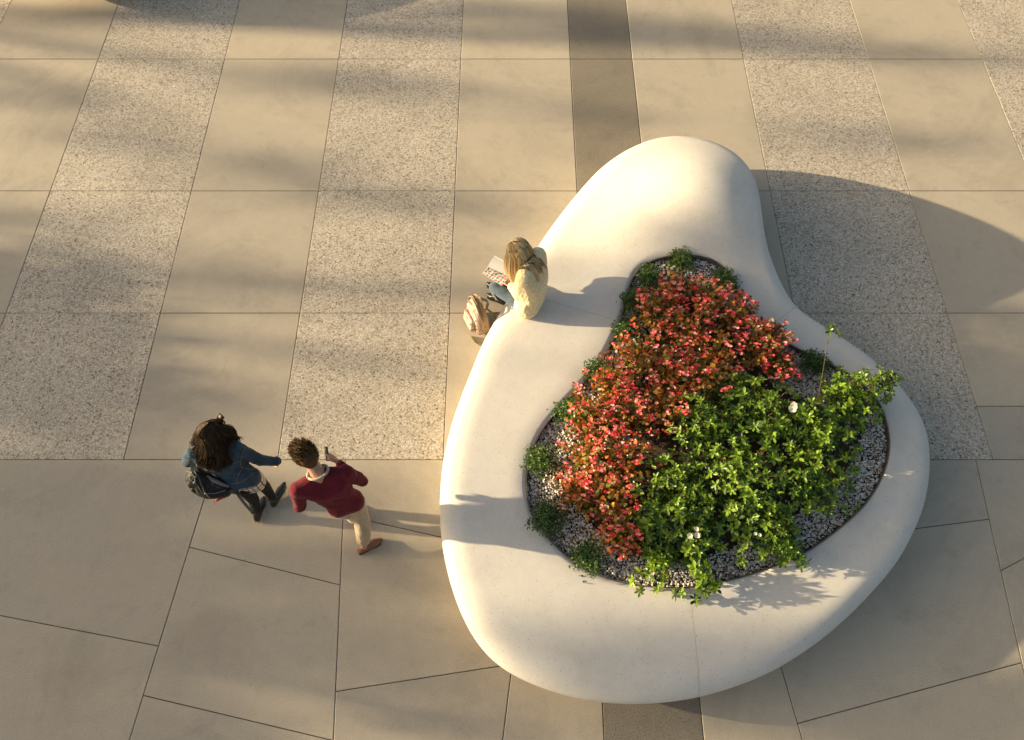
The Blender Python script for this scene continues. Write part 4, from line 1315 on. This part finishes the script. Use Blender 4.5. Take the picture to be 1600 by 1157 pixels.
def book():
    zb = .80
    # spine runs between these picture points; the floral cover lies near, the white page far
    s0, s1 = P(762, 417, zb), P(797, 433, zb-.01)
    f0, f1 = P(754, 428, zb-.045), P(784, 447, zb-.05)
    w0, w1 = P(773, 400, zb+.03), P(801, 415, zb+.03)
    root = empty('book', tuple(lerp(s0, s1, .5)))
    tag(root, 'open book with an orange and green floral cover in the reader hands', 'book')
    def leafblock(name, a, b, c, d, th, mat, par, bulge=.0):
        V, Fc = [], []
        n = (b-a).cross(d-a).normalized()
        if n.z < 0: n = -n
        N = 8
        for e in (0, 1):
            for i in range(N+1):
                t = i/N
                p, q = lerp(a, d, t), lerp(b, c, t)
                h = n*(bulge*math.sin(math.pi*min(1, t*1.15))+(th if e else 0))
                V += [tuple(p+h), tuple(q+h)]
        m_ = 2*(N+1)
        for e in (0, 1):
            for i in range(N):
                f_ = (e*m_+2*i, e*m_+2*i+1, e*m_+2*i+3, e*m_+2*i+2)
                Fc.append(f_ if e else f_[::-1])
        for i in range(N):
            Fc.append((2*i, 2*i+2, m_+2*i+2, m_+2*i)); Fc.append((2*i+1, m_+2*i+1, m_+2*i+3, 2*i+3))
        Fc.append((0, m_, m_+1, 1)); Fc.append((2*N, 2*N+1, m_+2*N+1, m_+2*N))
        return link(name, mesh_from(name, V, Fc, False), MAT[mat], par)
    leafblock('pages', s0, s1, w1, w0, .010, 'paper', root, .008)
    o = leafblock('cover', s0-Vector((0, 0, .002)), s1-Vector((0, 0, .002)), f1, f0, .006, 'paper', root, .004)
    # printed motifs on the cover: orange and green drops
    rng = np.random.default_rng(2); n = (s1-s0).cross(f0-s0).normalized()
    if n.z < 0: n = -n
    simple('print_orange', (0.80, 0.20, 0.05), 0.7, 0.2); simple('print_green', (0.03, 0.21, 0.19), 0.7, 0.2)
    for mt in ('print_orange', 'print_green'):
        V, Fc = [], []
        for i in range(7):
            for j in range(4):
                if (i+j) % 2 == (0 if mt == 'print_orange' else 1): continue
                u_, t = (i+.5)/7+rng.uniform(-.02, .02), (j+.5)/4+rng.uniform(-.03, .03)
                c = lerp(lerp(s0, f0, t), lerp(s1, f1, t), u_)+n*(.0085+.004*math.sin(math.pi*min(1, t*1.15)))
                ex, ey = (s1-s0).normalized(), (f0-s0).normalized()
                k = len(V); sz = rng.uniform(.010, .015); rot = rng.uniform(0, 6.28)
                for q in range(8):
                    an = 6.283*q/8
                    x, y = math.cos(an)*sz*(1.5 if q == 0 else 1), math.sin(an)*sz*.8
                    V.append(tuple(c+ex*(x*math.cos(rot)-y*math.sin(rot))+ey*(x*math.sin(rot)+y*math.cos(rot))))
                Fc.append(tuple(range(k, k+8)))
        mo = link('printed_motif', mesh_from('printed_motif', V, Fc, False), MAT[mt], o); mo['kind'] = 'stuff'
book()

def floral_backpack():
    base = P(748, 506, 0)
    g = Vector((base.x, base.y, 0))
    root = empty('backpack', tuple(g)); tag(root, 'pink floral backpack with tan trim standing on the paving against the bench', 'bag')
    f = Vector((-.90, -.42, 0)).normalized(); l = f.cross(UPV).normalized()             # front faces left
    def at(x, y, z): return g+(f*x+l*y+UPV*z+f*z*.03)*1.26
    body = [[(at(-.03, -.10, .07), .062), (at(-.03, .10, .07), .062), (at(.03, -.10, .07), .062), (at(.03, .10, .07), .062),
             (at(-.03, -.095, .27), .060), (at(-.03, .095, .27), .060), (at(.02, -.09, .25), .055), (at(.02, .09, .25), .055), (at(-.02, -.05, .37), .045), (at(-.02, .05, .37), .045)]]
    b = blob('bag_body', body, 'floral_canvas', root, .009, 3, .007, 11, 3)
    blob('front_pocket', [[(at(.10, -.075, .08), .035), (at(.10, .075, .08), .035), (at(.085, -.07, .20), .03), (at(.085, .07, .20), .03)]], 'floral_canvas', b, .008, 3, .004, 12, 6)
    gus = [at(-.015, y, z) for y, z in [(-.168, .10), (-.168, .24), (-.13, .345), (-.06, .418), (0, .430), (.06, .418), (.13, .345), (.168, .24), (.168, .10)]]
    ribbon('gusset', vbez(gus, 6), .085, f, 'tan_canvas', root, .008)
    tube('zip', [p+UPV*.006+f*.012 for p in vbez([at(-.015, y*1.02, z) for y, z in [(-.170, .20), (-.13, .35), (-.06, .421), (0, .433), (.06, .421), (.13, .35), (.170, .20)]], 6)], .006, .006, 'dark_zip', root, 6)
    tube('second_zip', [p for p in vbez([at(.045, y, z) for y, z in [(-.155, .16), (-.12, .30), (0, .36), (.12, .30), (.155, .16)]], 6)], .006, .006, 'zip_metal', root, 6)
    tube('handle', vbez([at(-.05, -.035, .415), at(-.05, -.02, .455), at(-.05, .02, .455), at(-.05, .035, .415)]), .007, .007, 'tan_canvas', root, 8)
    ribbon('shoulder_strap', vbez([at(-.085, -.06, .33), at(-.14, -.10, .20), at(-.11, -.13, .05), at(-.05, -.20, .012), at(.06, -.24, .008), at(.12, -.20, .008), at(.13, -.10, .014)]), .042, UPV+f*.2, 'olive_webbing', root, .006)
    ribbon('strap_end', vbez([at(-.085, .06, .33), at(-.15, .08, .20), at(-.12, .10, .05), at(-.07, .11, .03)]), .045, l, 'tan_canvas', root, .008)
    blob('base_trim', [[(at(-.03, -.105, .055), .058), (at(-.03, .105, .055), .058), (at(.035, -.105, .055), .058), (at(.035, .105, .055), .058)]], 'tan_canvas', root, .009, 2)
floral_backpack()

# ------------------------------------------------------------------ beyond the frame: tall trees on the sunny side, a bench and round crown added for shade
def shade_bench(label, hx, hy, rot, sc=1.0):
    """unseen copy of the bench, added to cast its shadow into view; hx, hy is where its hump stands"""
    root = empty('planter_bench', (hx, hy, 0))
    tag(root, label, 'bench', None)
    R = Matrix.Rotation(rot, 4, 'Z')
    for ch in list(bench.children):
        c = ch.copy(); COL.objects.link(c); c.parent = root
        c.matrix_parent_inverse = Matrix.Identity(4)
        c.matrix_basis = R @ Matrix.Scale(sc, 4) @ Matrix.Translation(Vector((-HUMP.x, -HUMP.y, 0)))
shade_bench('unseen white curved bench added beyond the top left corner to cast shade', -7.4, 11.7, math.radians(-140), 1.3)  # unseen, scaled up so the hump's shadow reaches the far left paving

def leaf_tree_mat():
    m = NT('tree_leaf')
    m.color(m.mix(m.noise(m.pos(), 1.5, 3), (0.035, 0.065, 0.018), (0.075, 0.11, 0.03)))
    m.set(Roughness=0.6)
    MAT['tree_leaf'] = m.mat
leaf_tree_mat()
simple('bark', (0.11, 0.082, 0.058), 0.9, 0.2, 6, 0.35, 0.6, 10)
TREES = [[], [], [], [], [], []]
tree_rng = np.random.default_rng(21)
TREE_D = 46.0
def shade_at(g, n, sy, leaf, dist=TREE_D):
    """leaf clump on the sun ray that ends at ground point g"""
    t = dist+tree_rng.uniform(-4, 4)*min(1, dist/46)
    c = np.array((g[0], g[1], 0.0))+np.array(sun_dir)*t
    idx = min(3, max(0, int((c[1]-4.0)/4.2))) if dist > 30 else (5 if dist > 20 else 4)
    TREES[idx].append((c, n, sy, leaf))
def streak(a, b, n, sy=.16, dens=7, leaf=.20, dist=TREE_D):
    a, b = P(*a), P(*b)
    for k in range(n):
        t = tree_rng.random()
        g = a.lerp(b, t)
        shade_at((g.x, g.y+tree_rng.normal(0, sy)), dens, .16 if dist > 30 else .07, leaf, dist)
# thick foliage whose shade lies over the near left paving
dense = np.array([P(*q)[:2] for q in [(-700,728),(140,728),(290,752),(290,800),(330,850),(350,930),(330,1010),(300,1065),(260,1210),(-800,1260)]])
lo, hi = dense.min(0), dense.max(0)
for k in range(900):
    x, y = tree_rng.uniform(lo[0], hi[0]), tree_rng.uniform(lo[1], hi[1])
    if inside(x, y, dense): shade_at((x, y), 5, .20, .24)
for a, b, n in [((330, 852), (600, 868), 30), ((420, 880), (700, 893), 30), ((540, 906), (770, 920), 22), ((320, 955), (640, 968), 32), ((560, 985), (770, 1000), 20), ((320, 1008), (720, 1022), 38),
                ((320, 1043), (520, 1050), 20), ((600, 1058), (770, 1070), 14), ((280, 1112), (430, 1122), 18), ((640, 1135), (860, 1150), 18), ((280, 1150), (420, 1160), 16), ((330, 905), (560, 920), 26), ((200, 615), (320, 640), 16), ((320, 790), (420, 800), 8)]:
    streak(a, b, int(n*.55), .045, 5, .12, 24.0)
arc = np.array([P(*q)[:2] for q in [(-160, 385), (60, 375), (150, 388), (205, 425), (238, 480), (246, 540), (225, 600), (150, 640), (-160, 660)]])
lo, hi = arc.min(0), arc.max(0)
for k in range(620):                                   # made-up round crown nearer by, added to cast the soft curved shade
    x, y = tree_rng.uniform(lo[0], hi[0]), tree_rng.uniform(lo[1], hi[1])
    if inside(x, y, arc): shade_at((x, y), 3, .07, .13, 17.0)
for a, b, n, dens in [((700, 8), (1640, 105), 46, 6), ((760, 50), (1250, 78), 16, 4), ((0, 45), (200, 50), 9, 5), ((330, 118), (730, 140), 18, 5), ((0, 150), (170, 170), 8, 4),
                      ((310, 258), (540, 268), 13, 5), ((120, 215), (330, 225), 8, 4), ((480, 300), (760, 322), 11, 4), ((780, 170), (1000, 180), 8, 3), ((1150, 205), (1500, 228), 11, 4),
                      ((-40, 340), (90, 350), 9, 6), ((250, 395), (470, 410), 8, 3), ((-60, 470), (240, 500), 14, 5), ((190, 612), (330, 640), 10, 7), ((-60, 640), (200, 690), 16, 5),
                      ((500, 1005), (720, 1035), 12, 6), ((600, 872), (760, 895), 11, 6), ((560, 935), (740, 960), 10, 6), ((1290, 1130), (1640, 1100), 26, 7), ((1300, 1090), (1640, 1060), 22, 7), ((1330, 1170), (1640, 1160), 22, 7), ((600, 1120), (900, 1170), 12, 5), ((820, 1105), (960, 1120), 7, 4), ((460, 560), (700, 585), 7, 3),
                      ((330, 730), (560, 765), 6, 3), ((1490, 485), (1650, 500), 16, 7), ((1490, 540), (1650, 560), 16, 7), ((1510, 600), (1650, 620), 12, 6), ((1490, 670), (1650, 700), 12, 6), ((-60, 560), (235, 600), 20, 6), ((-60, 620), (235, 650), 16, 5), ((700, 420), (760, 430), 4, 4)]:  # streaks at the right edge and bottom right are foliage added for shade
    streak(a, b, n, .10, dens)
names = ['tall broadleaf tree out of the picture at the near left', 'tall broadleaf tree out of the picture at the middle left',
         'tall broadleaf tree out of the picture at the far left', 'tall broadleaf tree out of the picture at the farthest left', 'unseen round tree crown added nearer on the left to cast curved shade', 'thin-leaved tree out of the picture in front of the tall ones']
for i, cl in enumerate(TREES):
    if not cl: continue
    cs = np.array([c[0] for c in cl]); cen = cs.mean(0)
    root = empty('broadleaf_tree', (cen[0], cen[1], 0)); tag(root, names[i], 'tree', 'trees on the sunny side of the plaza')
    V, Fc = [], []
    for c, n, sy, leaf in cl:
        for k in range(n):
            p = c+tree_rng.normal(0, 1, 3)*np.array((.35, sy, sy))
            a = tree_rng.normal(0, 1, 3); a /= np.linalg.norm(a)
            b = np.cross(a, tree_rng.normal(0, 1, 3)); b /= np.linalg.norm(b)
            s_ = leaf*tree_rng.uniform(.6, 1.2); q = len(V)
            V += [tuple(p-a*s_*.6), tuple(p+b*s_*.32), tuple(p+a*s_*.6), tuple(p-b*s_*.32)]; Fc.append((q, q+1, q+2, q+3))
    crown = link('crown', mesh_from('crown', V, Fc, False), MAT['tree_leaf'], root); crown['kind'] = 'stuff'
    T = Tubes(10)
    fork = Vector((cen[0], cen[1], max(2.5, cs[:, 2].min()-2.2)))
    T.add([(cen[0], cen[1], -.1), (cen[0]+.1, cen[1], fork.z*.5), tuple(fork)], .30, .19)
    tr = T.build('trunk', 'bark', root)
    B = Tubes(5)
    for k in tree_rng.permutation(len(cl))[:26]:
        c = Vector(cl[k][0]); mid = fork.lerp(c, .5)+Vector((0, 0, .4))
        B.add([tuple(p) for p in vbez([fork-Vector((0, 0, .3)), mid, c], 4)], .06, .012)
    br = B.build('limbs', 'bark', root); br['kind'] = 'stuff'
